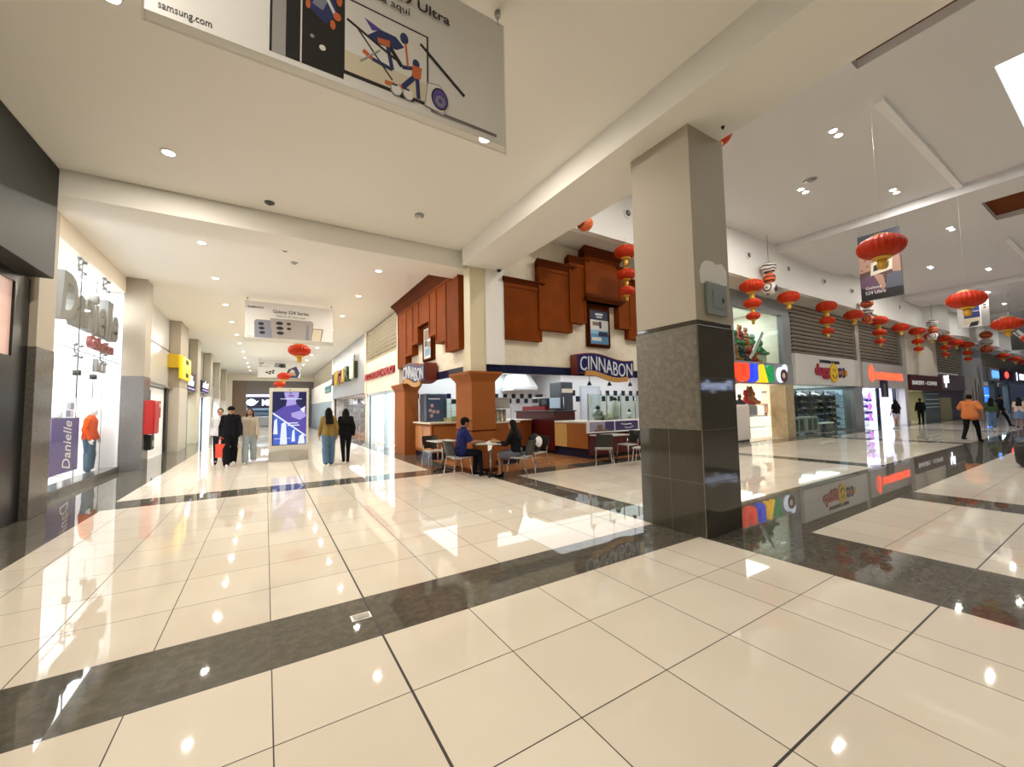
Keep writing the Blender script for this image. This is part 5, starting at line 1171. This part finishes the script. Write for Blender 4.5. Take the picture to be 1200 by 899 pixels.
# ------------------------------------------------------------------ tables and chairs
CHB = mat('black_olive_plastic', (.016, .015, .011), .35); CHS = mat('pale_seat_laminate', (.46, .43, .38), .4); TTOP = mat('table_top_grey', (.52, .50, .46), .3)
def chair_proto():
    o = thing('cafe_chair', '-', 'chair', (0, 0, 0), 'cafe chairs at the bakery')
    m = MB()
    m.loft([[(-.21, -.20, z0), (.21, -.20, z0), (.22, .10, z0), (.18, .22, z0 - .01), (-.18, .22, z0 - .01), (-.22, .10, z0)] for z0 in (.445, .465)]); m.build('seat', CHS, o)
    R = []
    for z, w, dy in ((.50, .20, 0), (.56, .215, -.01), (.70, .225, -.045), (.80, .215, -.08), (.83, .18, -.09)):
        f = [(w * (2 * k / 8 - 1), -.21 + dy - .045 * (1 - (2 * k / 8 - 1) ** 2), z) for k in range(9)]
        R.append(f + [(x, y - .018, z) for x, y, z in reversed(f)])
    m = MB(); m.loft(R, smooth=False); m.build('backrest', CHB, o)
    for sx in (-1, 1):
        m = MB(); m.tube([(sx * .19, .17, .44), (sx * .205, .20, .25), (sx * .22, .23, 0)], .011); m.build('leg', CHROME, o)
        m = MB(); m.tube([(sx * .19, -.23, .60), (sx * .195, -.20, .46), (sx * .21, -.24, .25), (sx * .23, -.28, 0)], .011); m.build('leg', CHROME, o)
    m = MB(); m.tube([(-.19, .17, .435), (.19, .17, .435)], .010); m.tube([(-.19, -.19, .435), (.19, -.19, .435)], .010); m.tube([(-.19, .17, .435), (-.19, -.19, .435)], .010); m.tube([(.19, .17, .435), (.19, -.19, .435)], .010); m.build('seat_frame', CHROME, o)
    return o
ch0 = chair_proto(); first = True
for x, y, rz, lb in ((3.78, 10.08, PI, 'cafe chair behind the empty small table, facing this way'), (3.76, 8.42, -1.45, 'cafe chair the man in the cap sits on'), (4.84, 7.52, .52, 'cafe chair the woman in black sits on'), (5.62, 8.05, PI / 2 + .2, 'cafe chair holding a black backpack behind the seated woman'),
                  (7.50, 7.62, -.70, 'empty cafe chair in front of the right-hand table, its back to us'), (8.75, 7.95, PI / 2, 'empty cafe chair at the far end of the right-hand table'), (8.33, 7.08, .5, 'cafe chair mostly hidden by the big column')):
    if first: ch0.location = (x, y, 0); ch0.rotation_euler = (0, 0, rz); ch0['label'] = lb; first = False
    else: dup(ch0, (x, y, 0), rz, lb)
def table(x, y, rz, w, d, lb):
    o = thing('cafe_table', lb, 'table', (0, 0, 0), 'small cafe tables at the bakery')
    m = MB(); m.rbox(-w / 2, w / 2, -d / 2, d / 2, .73, .755, .008); m.build('table_top', TTOP, o)
    m = MB(); m.cone((0, 0, .03), (0, 0, .73), .028, .028, 14); m.build('pedestal', STEEL, o)
    m = MB()
    for a in range(4): m.loft([[(.02 * cos(a * PI / 2 + q), .02 * sin(a * PI / 2 + q), z) for q, z in ((-1.57, .035), (1.57, .035), (1.57, .07), (-1.57, .07))], [(.27 * cos(a * PI / 2) + .02 * cos(a * PI / 2 + q), .27 * sin(a * PI / 2) + .02 * sin(a * PI / 2 + q), z) for q, z in ((-1.57, 0), (1.57, 0), (1.57, .025), (-1.57, .025))]])
    m.build('foot', BLKM, o); m = MB(); m.rbox(-.16, .16, -.16, .16, .715, .73, .005); m.build('top_plate', BLKM, o)
    o.location = (x, y, 0); o.rotation_euler = (0, 0, rz)
table(3.80, 9.48, .1, .62, .62, 'empty small cafe table beside the caramel corner pillar')
table(4.39, 8.06, -.64, .6, .6, 'small cafe table with papers between the seated man and woman')
table(8.08, 7.98, 0, .95, .6, 'empty cafe table in front of the purple picture counter')
s = thing('white_paper_napkin', 'crumpled white paper napkin hanging over the couple\'s table edge', 'napkin', (4.22, 8.0, .757))
m = MB(); m.loft([[(4.20, 7.82, .757), (4.32, 7.84, .757), (4.34, 8.0, .757), (4.22, 7.98, .757)], [(4.22, 7.83, .80), (4.30, 7.86, .775), (4.31, 7.97, .81), (4.23, 7.96, .77)]]); m.build('sheet', SHOPW, s); m = MB(); m.prism([(4.18, 7.80, .60), (4.24, 7.77, .64), (4.30, 7.80, .757), (4.20, 7.84, .757)], (.004, -.01, 0)); m.build('hanging_corner', SHOPW, s)
s = thing('food_tray', 'small tan food tray on the couple\'s table', 'food tray', (4.5, 8.1, .757)); m = MB(); m.rbox(4.38, 4.60, 8.0, 8.18, .757, .80, .01); m.build('tray', mat('tan_card', (.50, .30, .14), .6), s); m = MB(); m.ell((4.49, 8.09, .80), (.07, .06, .04)); m.build('pastry', mat('baked_brown', (.40, .19, .06), .6), s)
s = thing('black_backpack', 'black backpack with a white cloth resting on the chair behind the woman', 'backpack', (5.62, 8.05, .47)); m = MB(); m.rbox(5.48, 5.74, 7.9, 8.18, .47, .88, .06); m.build('bag', BLKM, s); m = MB(); m.ell((5.6, 7.86, .72), (.10, .05, .13)); m.build('white_cloth', SHOPW, s); m = MB(); m.tube([(5.55, 8.04, .87), (5.6, 8.04, .94), (5.66, 8.04, .87)], .012); m.build('strap', BLKM, s)

# ------------------------------------------------------------------ people
BAKE = []
def soft(m, name, mt, parent, vox):
    o = m.build(name, mt, parent, recalc=False)
    r = o.modifiers.new('skin', 'REMESH'); r.mode = 'VOXEL'; r.voxel_size = vox; r.use_smooth_shade = True
    s_ = o.modifiers.new('even', 'SMOOTH'); s_.iterations = 3; s_.factor = .5
    BAKE.append(o); return o
SKIN = {'tan': mat('skin_tan', (.42, .22, .13), .5), 'brown': mat('skin_brown', (.30, .145, .08), .5), 'light': mat('skin_light', (.52, .30, .20), .5)}
HAIR = {'black': mat('hair_black', (.007, .006, .005), .6, spec=.12), 'brown': mat('hair_brown', (.035, .015, .008), .6, spec=.12)}
EYE = mat('eye_dark', (.01, .008, .006), .2); LIP = mat('lip', (.28, .08, .06), .5)
def fab(n, c): return mat('cloth_' + n, c, .9, spec=.08)
def person(label, loc, rz, h, pose, top, bottom, shoe, hair='black', style='short', sleeve='long', skin='brown', bot='trousers', stride=.5, build=1.0, vox=.009, arms=None, loose=0, kind='person'):
    o = thing(kind, label, kind, (0, 0, 0)); k = h / 1.75
    V3 = lambda p: (p[0] * k, p[1] * k, p[2] * k)
    if pose == 'sit':
        pz, lean = .575, .16
        legs = [((s_ * .10, .44, .54), (s_ * .11, .44 + .04 * s_, .09)) for s_ in (-1, 1)]
        arms = arms or [((s_ * .25, .20, .80), (s_ * .13, .46, .80)) for s_ in (-1, 1)]
    else:
        pz, lean = .93, .03
        st = stride if pose == 'walk' else .0
        legs = [((-.095, -.02 - .10 * st, .49), (-.09, -.50 * st, .10 + .10 * st)), ((.095, .03 + .26 * st, .50), (.09, .46 * st, .09))]
        if pose == 'stand': legs = [((-.095, .02, .49), (-.10, 0, .09)), ((.095, .02, .49), (.10, .02, .09))]
        arms = arms or [((-.225, .02 + .20 * st, 1.14), (-.23, .10 + .36 * st, .90)), ((.225, -.04 - .20 * st, 1.14), (.235, .06 - .24 * st, .89))]
    u = Vector((0, sin(lean), cos(lean))); P = Vector((0, 0, pz)); at = lambda q: P + u * q
    sh = [tuple(at(.485) + Vector((s_ * .158 * build, 0, 0))) for s_ in (-1, 1)]
    hd = at(.575) + Vector((0, .035, .115)); nk = at(.56)
    hips = [(s_ * .095, 0, pz - .02) for s_ in (-1, 1)]
    def C_(m, a, b, r0, r1, g=0): m.cap(V3(a), V3(b), (r0 + g) * k, (r1 + g) * k)
    def torso(m, g, lo=-.02):
        for s_ in (-1, 1):
            C_(m, tuple(at(lo) + Vector((s_ * .075 * build, 0, 0))), tuple(at(.20) + Vector((s_ * .06 * build, 0, 0))), .11 * build, .095 * build, g)
            C_(m, tuple(at(.20) + Vector((s_ * .06 * build, 0, 0))), tuple(at(.42) + Vector((s_ * .085 * build, .005, 0))), .095 * build, .095, g)
            C_(m, tuple(at(.42) + Vector((s_ * .085 * build, 0, 0))), sh[0 if s_ < 0 else 1], .088, .055, g)
        C_(m, tuple(at(.44)), tuple(at(.535)), .09, .062, g)
    def arm(m, g, a0=0, full=True):
        for i in (0, 1):
            C_(m, sh[i], arms[i][0], .052, .042, g)
            if full: C_(m, arms[i][0], arms[i][1], .041, .030, g)
    def leg(m, g, full=True, fl=0):
        for i in (0, 1):
            C_(m, hips[i], legs[i][0], .088, .060, g)
            if full: C_(m, legs[i][0], legs[i][1], .056, .040, g + fl)
    # body with face, five-fingered hands and feet
    m = MB(); torso(m, -.015); arm(m, 0); leg(m, -.01)
    C_(m, tuple(nk), tuple(hd), .052, .052); m.ell(V3(tuple(hd)), (.074 * k, .092 * k, .112 * k)); C_(m, tuple(hd + Vector((0, .03, -.05))), tuple(hd + Vector((0, .055, -.085))), .052, .036)
    C_(m, tuple(hd + Vector((0, .085, .015))), tuple(hd + Vector((0, .105, -.02))), .011, .017)
    for s_ in (-1, 1): m.ell(V3(tuple(hd + Vector((s_ * .078, -.005, -.005)))), (.012 * k, .022 * k, .032 * k), 8, 6)
    for i in (0, 1):
        e, w = Vector(arms[i][0]), Vector(arms[i][1]); d = (w - e).normalized(); s_ = -1 if i == 0 else 1
        side = Vector((0, 1, 0)) if abs(d.y) < .7 else Vector((-s_, 0, 0)); side = (side - d * side.dot(d)).normalized(); nrm = d.cross(side)
        for q in (-1, 1): C_(m, tuple(w + side * .018 * q), tuple(w + d * .085 + side * .022 * q), .020, .017)
        for q, L in ((-1.5, .058), (-.5, .072), (.5, .078), (1.5, .068)):
            b0 = w + d * .09 + side * .017 * q; b1 = b0 + d * L * .55 + nrm * (-s_ * .006); b2 = b1 + d * L * .4 + nrm * (-s_ * .022)
            C_(m, tuple(b0), tuple(b1), .0105, .010); C_(m, tuple(b1), tuple(b2), .010, .0085)
        t0 = w + d * .03 + side * .03; t1 = t0 + d * .04 + side * .028; C_(m, tuple(t0), tuple(t1), .015, .012); C_(m, tuple(t1), tuple(t1 + d * .03), .012, .010)
    for i in (0, 1):
        a = Vector(legs[i][1]); C_(m, tuple(a), tuple(a + Vector((0, .12, -.055))), .038, .026)
    soft(m, 'body', SKIN[skin], o, vox * k)
    for s_ in (-1, 1): MB().ell(V3(tuple(hd + Vector((s_ * .032, .083, .012)))), (.013 * k, .009 * k, .008 * k), 8, 5).build('eye', EYE, o)
    MB().ell(V3(tuple(hd + Vector((0, .088, -.058)))), (.026 * k, .010 * k, .008 * k), 10, 5).build('mouth', LIP, o)
    # clothes
    m = MB(); torso(m, .018 + loose, .0 if bot != 'skirt' else .04); 
    if sleeve == 'long': arm(m, .014 + loose * .6)
    else:
        for i in (0, 1):
            e = Vector(sh[i]).lerp(Vector(arms[i][0]), .75); C_(m, sh[i], tuple(e), .062, .056, .010 + loose)
    soft(m, 'top', top, o, .013 * k)
    if bot in ('trousers', 'wide'):
        m = MB(); leg(m, .012 if bot == 'trousers' else .026, True, .0 if bot == 'trousers' else .022); torso_lo = [(-.07, 0, pz), (.07, 0, pz)]
        for q in torso_lo: C_(m, q, (q[0], 0, pz + .08), .112 * build, .105 * build, .008)
        C_(m, (-.06, 0, pz - .03), (.06, 0, pz - .03), .10, .10)
        soft(m, 'trousers', bottom, o, .013 * k)
    elif bot == 'shorts':
        m = MB()
        for i in (0, 1): C_(m, hips[i], tuple(Vector(hips[i]).lerp(Vector(legs[i][0]), .5)), .10, .085, .012)
        for q in (-.06, .06): C_(m, (q, 0, pz - .02), (q, 0, pz + .08), .11, .105, .01)
        soft(m, 'shorts', bottom, o, .013 * k)
    else:
        m = MB()
        if pose == 'sit':
            for i in (0, 1): C_(m, hips[i], tuple(Vector(hips[i]).lerp(Vector(legs[i][0]), .8)), .11, .095, .012)
        else: m.loft([[(r * cos(a) * k, r * .75 * sin(a) * k, z * k) for a in [q * PI / 10 for q in range(20)]] for r, z in ((.23, .52), (.21, .75), (.18, .95), (.15, 1.04))])
        for q in (-.06, .06): C_(m, (q, 0, pz - .02), (q, 0, pz + .08), .11, .105, .01)
        soft(m, 'skirt', bottom, o, .015 * k)
    for i in (0, 1):
        a = Vector(legs[i][1]); m = MB()
        C_(m, tuple(a + Vector((0, -.03, -.03))), tuple(a + Vector((0, .13, -.058))), .046, .034); C_(m, tuple(a + Vector((0, -.035, -.055))), tuple(a + Vector((0, .15, -.062))), .034, .030)
        soft(m, 'shoe', shoe, o, .010 * k)
    # hair
    m = MB(); m.ell(V3(tuple(hd + Vector((0, -.018, .022)))), (.085 * k, .096 * k, .108 * k))
    if style == 'long':
        for q in (-.05, 0, .05): C_(m, tuple(hd + Vector((q, -.05, .0))), tuple(at(.34) + Vector((q * 1.5, -.115, 0))), .05, .042)
        for s_ in (-1, 1): C_(m, tuple(hd + Vector((s_ * .07, -.01, .01))), tuple(at(.42) + Vector((s_ * .10, -.02, 0))), .032, .035)
    if style == 'bun': m.ell(V3(tuple(hd + Vector((0, -.10, .06)))), (.05 * k, .05 * k, .05 * k))
    if style != 'none': soft(m, 'hair', HAIR[hair], o, .011 * k)
    else: m.bm.free()
    if style == 'cap':
        m = MB(); m.ell(V3(tuple(hd + Vector((0, -.004, .05)))), (.094 * k, .108 * k, .085 * k)); c = m.build('cap', fab('cap_black', (.010, .010, .011)), o)
        m = MB(); R = []
        for q in range(9):
            a = PI * q / 8; R.append((cos(a) * .075, .075 + .10 * sin(a)))
        m.loft([[V3((hd.x + x, hd.y + y, hd.z + z)) for x, y in R] for z in (.045, .056)]); m.build('brim', fab('cap_black', (0, 0, 0)), c)
    o.location = loc; o.rotation_euler = (0, 0, rz)
    return o
BLK = fab('black', (.010, .010, .012)); DEN = fab('denim', (.10, .17, .27)); DENL = fab('pale_denim', (.30, .36, .38)); WSH = fab('white', (.65, .65, .66)); MUS = fab('mustard', (.24, .16, .05)); BEI = fab('beige', (.40, .34, .27)); NAV = fab('dark_navy', (.012, .014, .025)); ORA = fab('orange', (.62, .20, .07)); BLU = fab('royal_blue', (.020, .024, .11)); GRS = fab('grey_skirt', (.12, .12, .15)); PNK = fab('pale_shorts', (.55, .48, .60)); DSH = fab('denim_skirt', (.13, .20, .32)); CRE = fab('cream_top', (.55, .45, .36)); GRN = fab('dark_green', (.05, .08, .04))
person('man in black cap and black tracksuit walking this way with an orange-red bag', (-.86, 14.25, 0), PI + .12, 1.74, 'walk', BLK, BLK, WSH, style='cap', skin='tan', stride=.35, loose=.02, bot='wide')
person('person in a white top walking half hidden behind the man in the black cap', (-1.18, 15.2, 0), PI, 1.70, 'walk', WSH, NAV, BLK, style='short', skin='tan', stride=.3)
person('woman with long brown hair in beige top and pale wide jeans, walking this way', (-.40, 14.6, 0), PI - .1, 1.68, 'walk', BEI, DENL, WSH, hair='brown', style='long', skin='brown', stride=.35, bot='wide')
person('woman in mustard top and blue jeans walking away, long dark hair', (1.56, 12.6, 0), .1, 1.65, 'walk', MUS, DEN, BLK, style='long', skin='brown', stride=.15, bot='wide')
person('woman all in black walking away beside the mustard top', (2.06, 12.85, 0), .05, 1.62, 'walk', BLK, BLK, BLK, style='long', skin='brown', stride=.25, loose=.012)
person('man in dark cap and blue shirt seated at the small table', (3.79, 8.41, 0), -1.68, 1.70, 'sit', BLU, NAV, BLK, style='cap', skin='brown', sleeve='short', vox=.008)
person('woman in black top and grey skirt seated with her back to us', (4.80, 7.56, 0), .66, 1.62, 'sit', BLK, GRS, BLK, style='long', skin='brown', bot='skirt', vox=.008)
person('heavy man in orange shirt and black trousers striding away', (22.1, 3.62, 0), -PI / 2 - .25, 1.74, 'walk', ORA, BLK, BLK, skin='brown', sleeve='short', stride=.6, build=1.14, loose=.015, arms=[((-.34, .10, 1.18), (-.30, .34, 1.12)), ((.34, -.05, 1.16), (.32, .05, .92))])
person('woman in dark green top and blue jeans beyond the orange shirt', (33.8, 4.75, 0), -PI / 2, 1.62, 'walk', GRN, DEN, BLK, style='long', stride=.2, bot='wide', vox=.014)
person('man in black striding beside the woman in jeans', (35.2, 4.65, 0), -PI / 2 - .9, 1.78, 'walk', BLK, BLK, BLK, stride=.75, vox=.014)
person('woman in cream top and denim skirt walking away at the right', (33.2, 3.72, 0), -PI / 2, 1.62, 'walk', CRE, DSH, BLK, style='long', sleeve='short', bot='skirt', stride=.2, vox=.014)
person('girl in black top and pale shorts at the lilac-lit shop', (29.4, 7.5, 0), -.5, 1.62, 'stand', BLK, PNK, WSH, style='long', sleeve='short', bot='shorts', skin='light', vox=.014)
person('person in black standing inside the coffee shop entrance', (36.9, 8.2, 0), -.9, 1.68, 'stand', BLK, BLK, BLK, vox=.014)
MANW = mat('mannequin_white', (.72, .72, .70), .35); SKIN['white'] = MANW
person('white mannequin in orange jacket and blue jeans in the bright shop window', (-3.85, 14.5, .10), -PI / 2, 1.66, 'stand', fab('orange_jacket', (.60, .09, .02)), fab('mannequin_denim', (.07, .12, .17)), MANW, style='none', skin='white', kind='mannequin', loose=.012, bot='wide')
person('white mannequin in grey top standing behind the purple window banner', (-4.3, 13.9, .10), -PI / 2, 1.62, 'stand', fab('grey_top', (.25, .26, .28)), DEN, MANW, style='none', skin='white', kind='mannequin')
dg = bpy.context.evaluated_depsgraph_get(); done = []
for o in BAKE: done.append((o, bpy.data.meshes.new_from_object(o.evaluated_get(dg))))
for o, me in done:
    old = o.data; o.modifiers.clear(); o.data = me; bpy.data.meshes.remove(old)
    for p in me.polygons: p.use_smooth = True
s = thing('shopping_bag', 'orange-red shopping bag held by the man in the black cap', 'bag', (-1.08, 14.15, .28)); REDB = mat('orange_red_bag', (.75, .07, .03), .5)
MB().loft([[(-1.19, 14.08, .28), (-.97, 14.08, .28), (-.97, 14.2, .28), (-1.19, 14.2, .28)], [(-1.2, 14.07, .66), (-.96, 14.07, .66), (-.96, 14.21, .66), (-1.2, 14.21, .66)]]).build('bag_body', REDB, s)
m = MB(); m.tube([(-1.14, 14.14, .65), (-1.12, 14.14, .80), (-1.06, 14.14, .84), (-1.02, 14.14, .80), (-1.0, 14.14, .65)], .008); m.build('handle', REDB, s)
s = thing('black_floor_bin', 'round black bin cut off by the picture edge at far right', 'bin', (14.55, 1.45, 0)); m = MB(); m.lathe([(.22, 0), (.30, .1), (.32, .45), (.26, .55)], (14.55, 1.45, 0), 20); m.build('body', BLKM, s); m = MB(); m.lathe([(.27, .55), (.2, .6), (.05, .62)], (14.55, 1.45, 0), 20); m.build('lid', DSTEEL, s)

# ------------------------------------------------------------------ lamps
def downlight(x, y, z, power, r=.075, lens=None, group='recessed round ceiling lights of the long corridor', label='round recessed light in the cream ceiling', col=(1, .912, .795)):
    global dl0
    key = group
    if key not in DL:
        o = thing('downlight', label, 'ceiling light', (x, y, z), group)
        m = MB(); n = 20; ring = lambda rr, zz: [(x + rr * cos(2 * PI * q / n), y + rr * sin(2 * PI * q / n), z + zz) for q in range(n)]
        m.loft([ring(r * 1.35, 0), ring(r * 1.35, -.012), ring(r, -.012), ring(r, -.001)], caps=False); m.build('trim_ring', WHITE, o)
        m = MB(); m.cone((x, y, z - .003), (x, y, z - .008), r, r, n); m.build('lens', lens or LENS, o)
        DL[key] = o
    else: dup(DL[key], (x, y, z))
    if power: lamp((x, y, z - .02), power, r * 1.8, col)
DL = {}
PW_L = 62
for y in (-7.2, -4.2, -1.2, 1.8, 4.82, 7.43, 11.1, 13.9, 17.2, 20.4, 23.7, 26.6, 30.1, 33.6, 37, 40.4, 44):
    pw = PW_L * (1.2 if y > 9 else 1.12)
    downlight(-1.28, y, 5.4, pw)
    if y != 7.43 and y > 4: downlight(2.6, y, 5.4, pw)
s = thing('unlit_ceiling_fitting', 'grey unlit round fitting in the cream ceiling near the beam', 'ceiling fitting', (2.53, 7.46, 5.4)); m = MB(); m.lathe([(.07, -.05), (.09, -.03), (.09, 0)], (2.53, 7.46, 5.4), 18); m.build('ring', STEEL, s); m = MB(); m.lathe([(.03, -.07), (.06, -.05)], (2.53, 7.46, 5.4), 14); m.build('core', WHITE, s)
for x, y, lb in ((0, 8.35, 'small dark flat detector on the cream ceiling in front of the cross beam'), (.33, 10.7, 'pale flat detector on the ceiling just past the cross beam'), (.57, 11.5, 'small grey detector on the ceiling, second past the cross beam')):
    s = thing('smoke_detector', lb, 'smoke detector', (x, y, 5.4)); m = MB(); m.lathe([(.05, -.035), (.08, -.02), (.085, 0)], (x, y, 5.4), 18); m.build('housing', DSTEEL if y < 9 else STEEL, s); m = MB(); m.lathe([(.02, -.045), (.03, -.035)], (x, y, 5.4), 12); m.build('sensor', BLKM, s)
s = thing('dome_camera', 'small black dome camera under the end of the long beam', 'security camera', (4.86, 8.35, 4.99)); m = MB(); m.lathe([(.07, -.03), (.08, 0)], (4.86, 8.35, 4.99), 18); m.build('mount', WHITE, s); MB().ell((4.86, 8.35, 4.95), (.055, .055, .05), 14, 8).build('dome', BLKM, s)
s = thing('beam_sensor', 'tiny black sensor on the beam underside by the big column', 'sensor', (4.78, 2.62, 4.99)); m = MB(); m.lathe([(.012, -.03), (.022, 0)], (4.78, 2.62, 4.99), 12); m.build('body', BLKM, s); m = MB(); m.lathe([(.006, -.04), (.01, -.03)], (4.78, 2.62, 4.99), 8); m.build('tip', DSTEEL, s)
# paired spotlights of the high ceiling
def pair(x, y, z, power):
    if 'pair' not in DL:
        o = thing('twin_spotlight', 'pair of small round spotlights in the high ceiling', 'ceiling light', (x, y, z), 'twin spotlights of the high ceiling')
        MB().box(x - .25, x + .25, y - .11, y + .11, z - .012, z).build('plate', HCEIL, o)
        for q in (-.15, .15): m = MB(); m.cone((x + q, y, z - .012), (x + q, y, z - .02), .065, .065, 16); m.build('lens', LENSW, o)
        DL['pair'] = o
    else: dup(DL['pair'], (x, y, z))
    for q in (-.15, .15): lamp((x + q, y, z - .04), power / 2, .11, (1, .95, .88))
for x, y, z in ((11.1, 3.5, 7.75), (13.3, 5.05, 7.75), (15.75, 3.68, 7.75), (20.05, 3.35, 7.45), (26.35, 5.15, 7.75), (29.3, 3.8, 7.75), (33.9, 4.5, 7.45), (41, 4.8, 7.75), (48, 4, 7.75), (55, 4, 7.75), (62, 4, 7.75),
                (7.2, 4.6, 7.45), (7.2, -1, 7.45), (10.2, .2, 7.75), (16.2, .2, 7.75), (10.2, -3.8, 7.75), (16.2, -3.8, 7.75), (22, -1, 7.45), (30.5, .2, 7.75)):
    pair(x, y, z, 24 if y < 2 else 112 if x < 22 else 115)
s = thing('ceiling_speaker', 'grey oval speaker grille in the high ceiling by the first twin lights', 'speaker', (12.85, 4.7, 7.75)); m = MB(); m.lathe([(.13, -.015), (.17, 0)], (12.85, 4.7, 7.75), 20); m.build('ring', STEEL, s); m = MB(); m.lathe([(.05, -.02), (.12, -.015)], (12.85, 4.7, 7.75), 18); m.build('grille', ALU, s)

# ------------------------------------------------------------------ world, camera, look
w = bpy.data.worlds.new('surroundings'); bpy.context.scene.world = w; w.use_nodes = True
w.node_tree.nodes['Background'].inputs[0].default_value = (1, .93, .82, 1); w.node_tree.nodes['Background'].inputs[1].default_value = .20
yaw, pit, rol = (math.radians(a) for a in (31.803, 3.457, -1.053))
fwd = Vector((sin(yaw) * cos(pit), cos(yaw) * cos(pit), sin(pit))); rt = Vector((cos(yaw), -sin(yaw), 0)); up = rt.cross(fwd)
r2 = rt * cos(rol) + up * sin(rol); u2 = -rt * sin(rol) + up * cos(rol)
cd = bpy.data.cameras.new('camera'); cam = bpy.data.objects.new('camera', cd); C.objects.link(cam)
Mx = Matrix((r2, u2, -fwd)).transposed().to_4x4(); Mx.translation = (0, 0, 1.55); cam.matrix_world = Mx
cd.sensor_fit = 'HORIZONTAL'; cd.sensor_width = 36; cd.lens = 36 * 465.668 / 1200; cd.clip_end = 300; cd.clip_start = .05
sc = bpy.context.scene; sc.camera = cam
vs = sc.view_settings; vs.view_transform = 'Standard'; vs.look = 'None'; vs.gamma = 1; vs.use_curve_mapping = False; vs.exposure = 0.0
sc.cycles.use_denoising = True; sc.cycles.max_bounces = 8; sc.cycles.diffuse_bounces = 5; sc.cycles.glossy_bounces = 4; sc.cycles.transparent_max_bounces = 12; sc.cycles.sample_clamp_indirect = 8
sc.cycles.caustics_reflective = False; sc.cycles.caustics_refractive = False
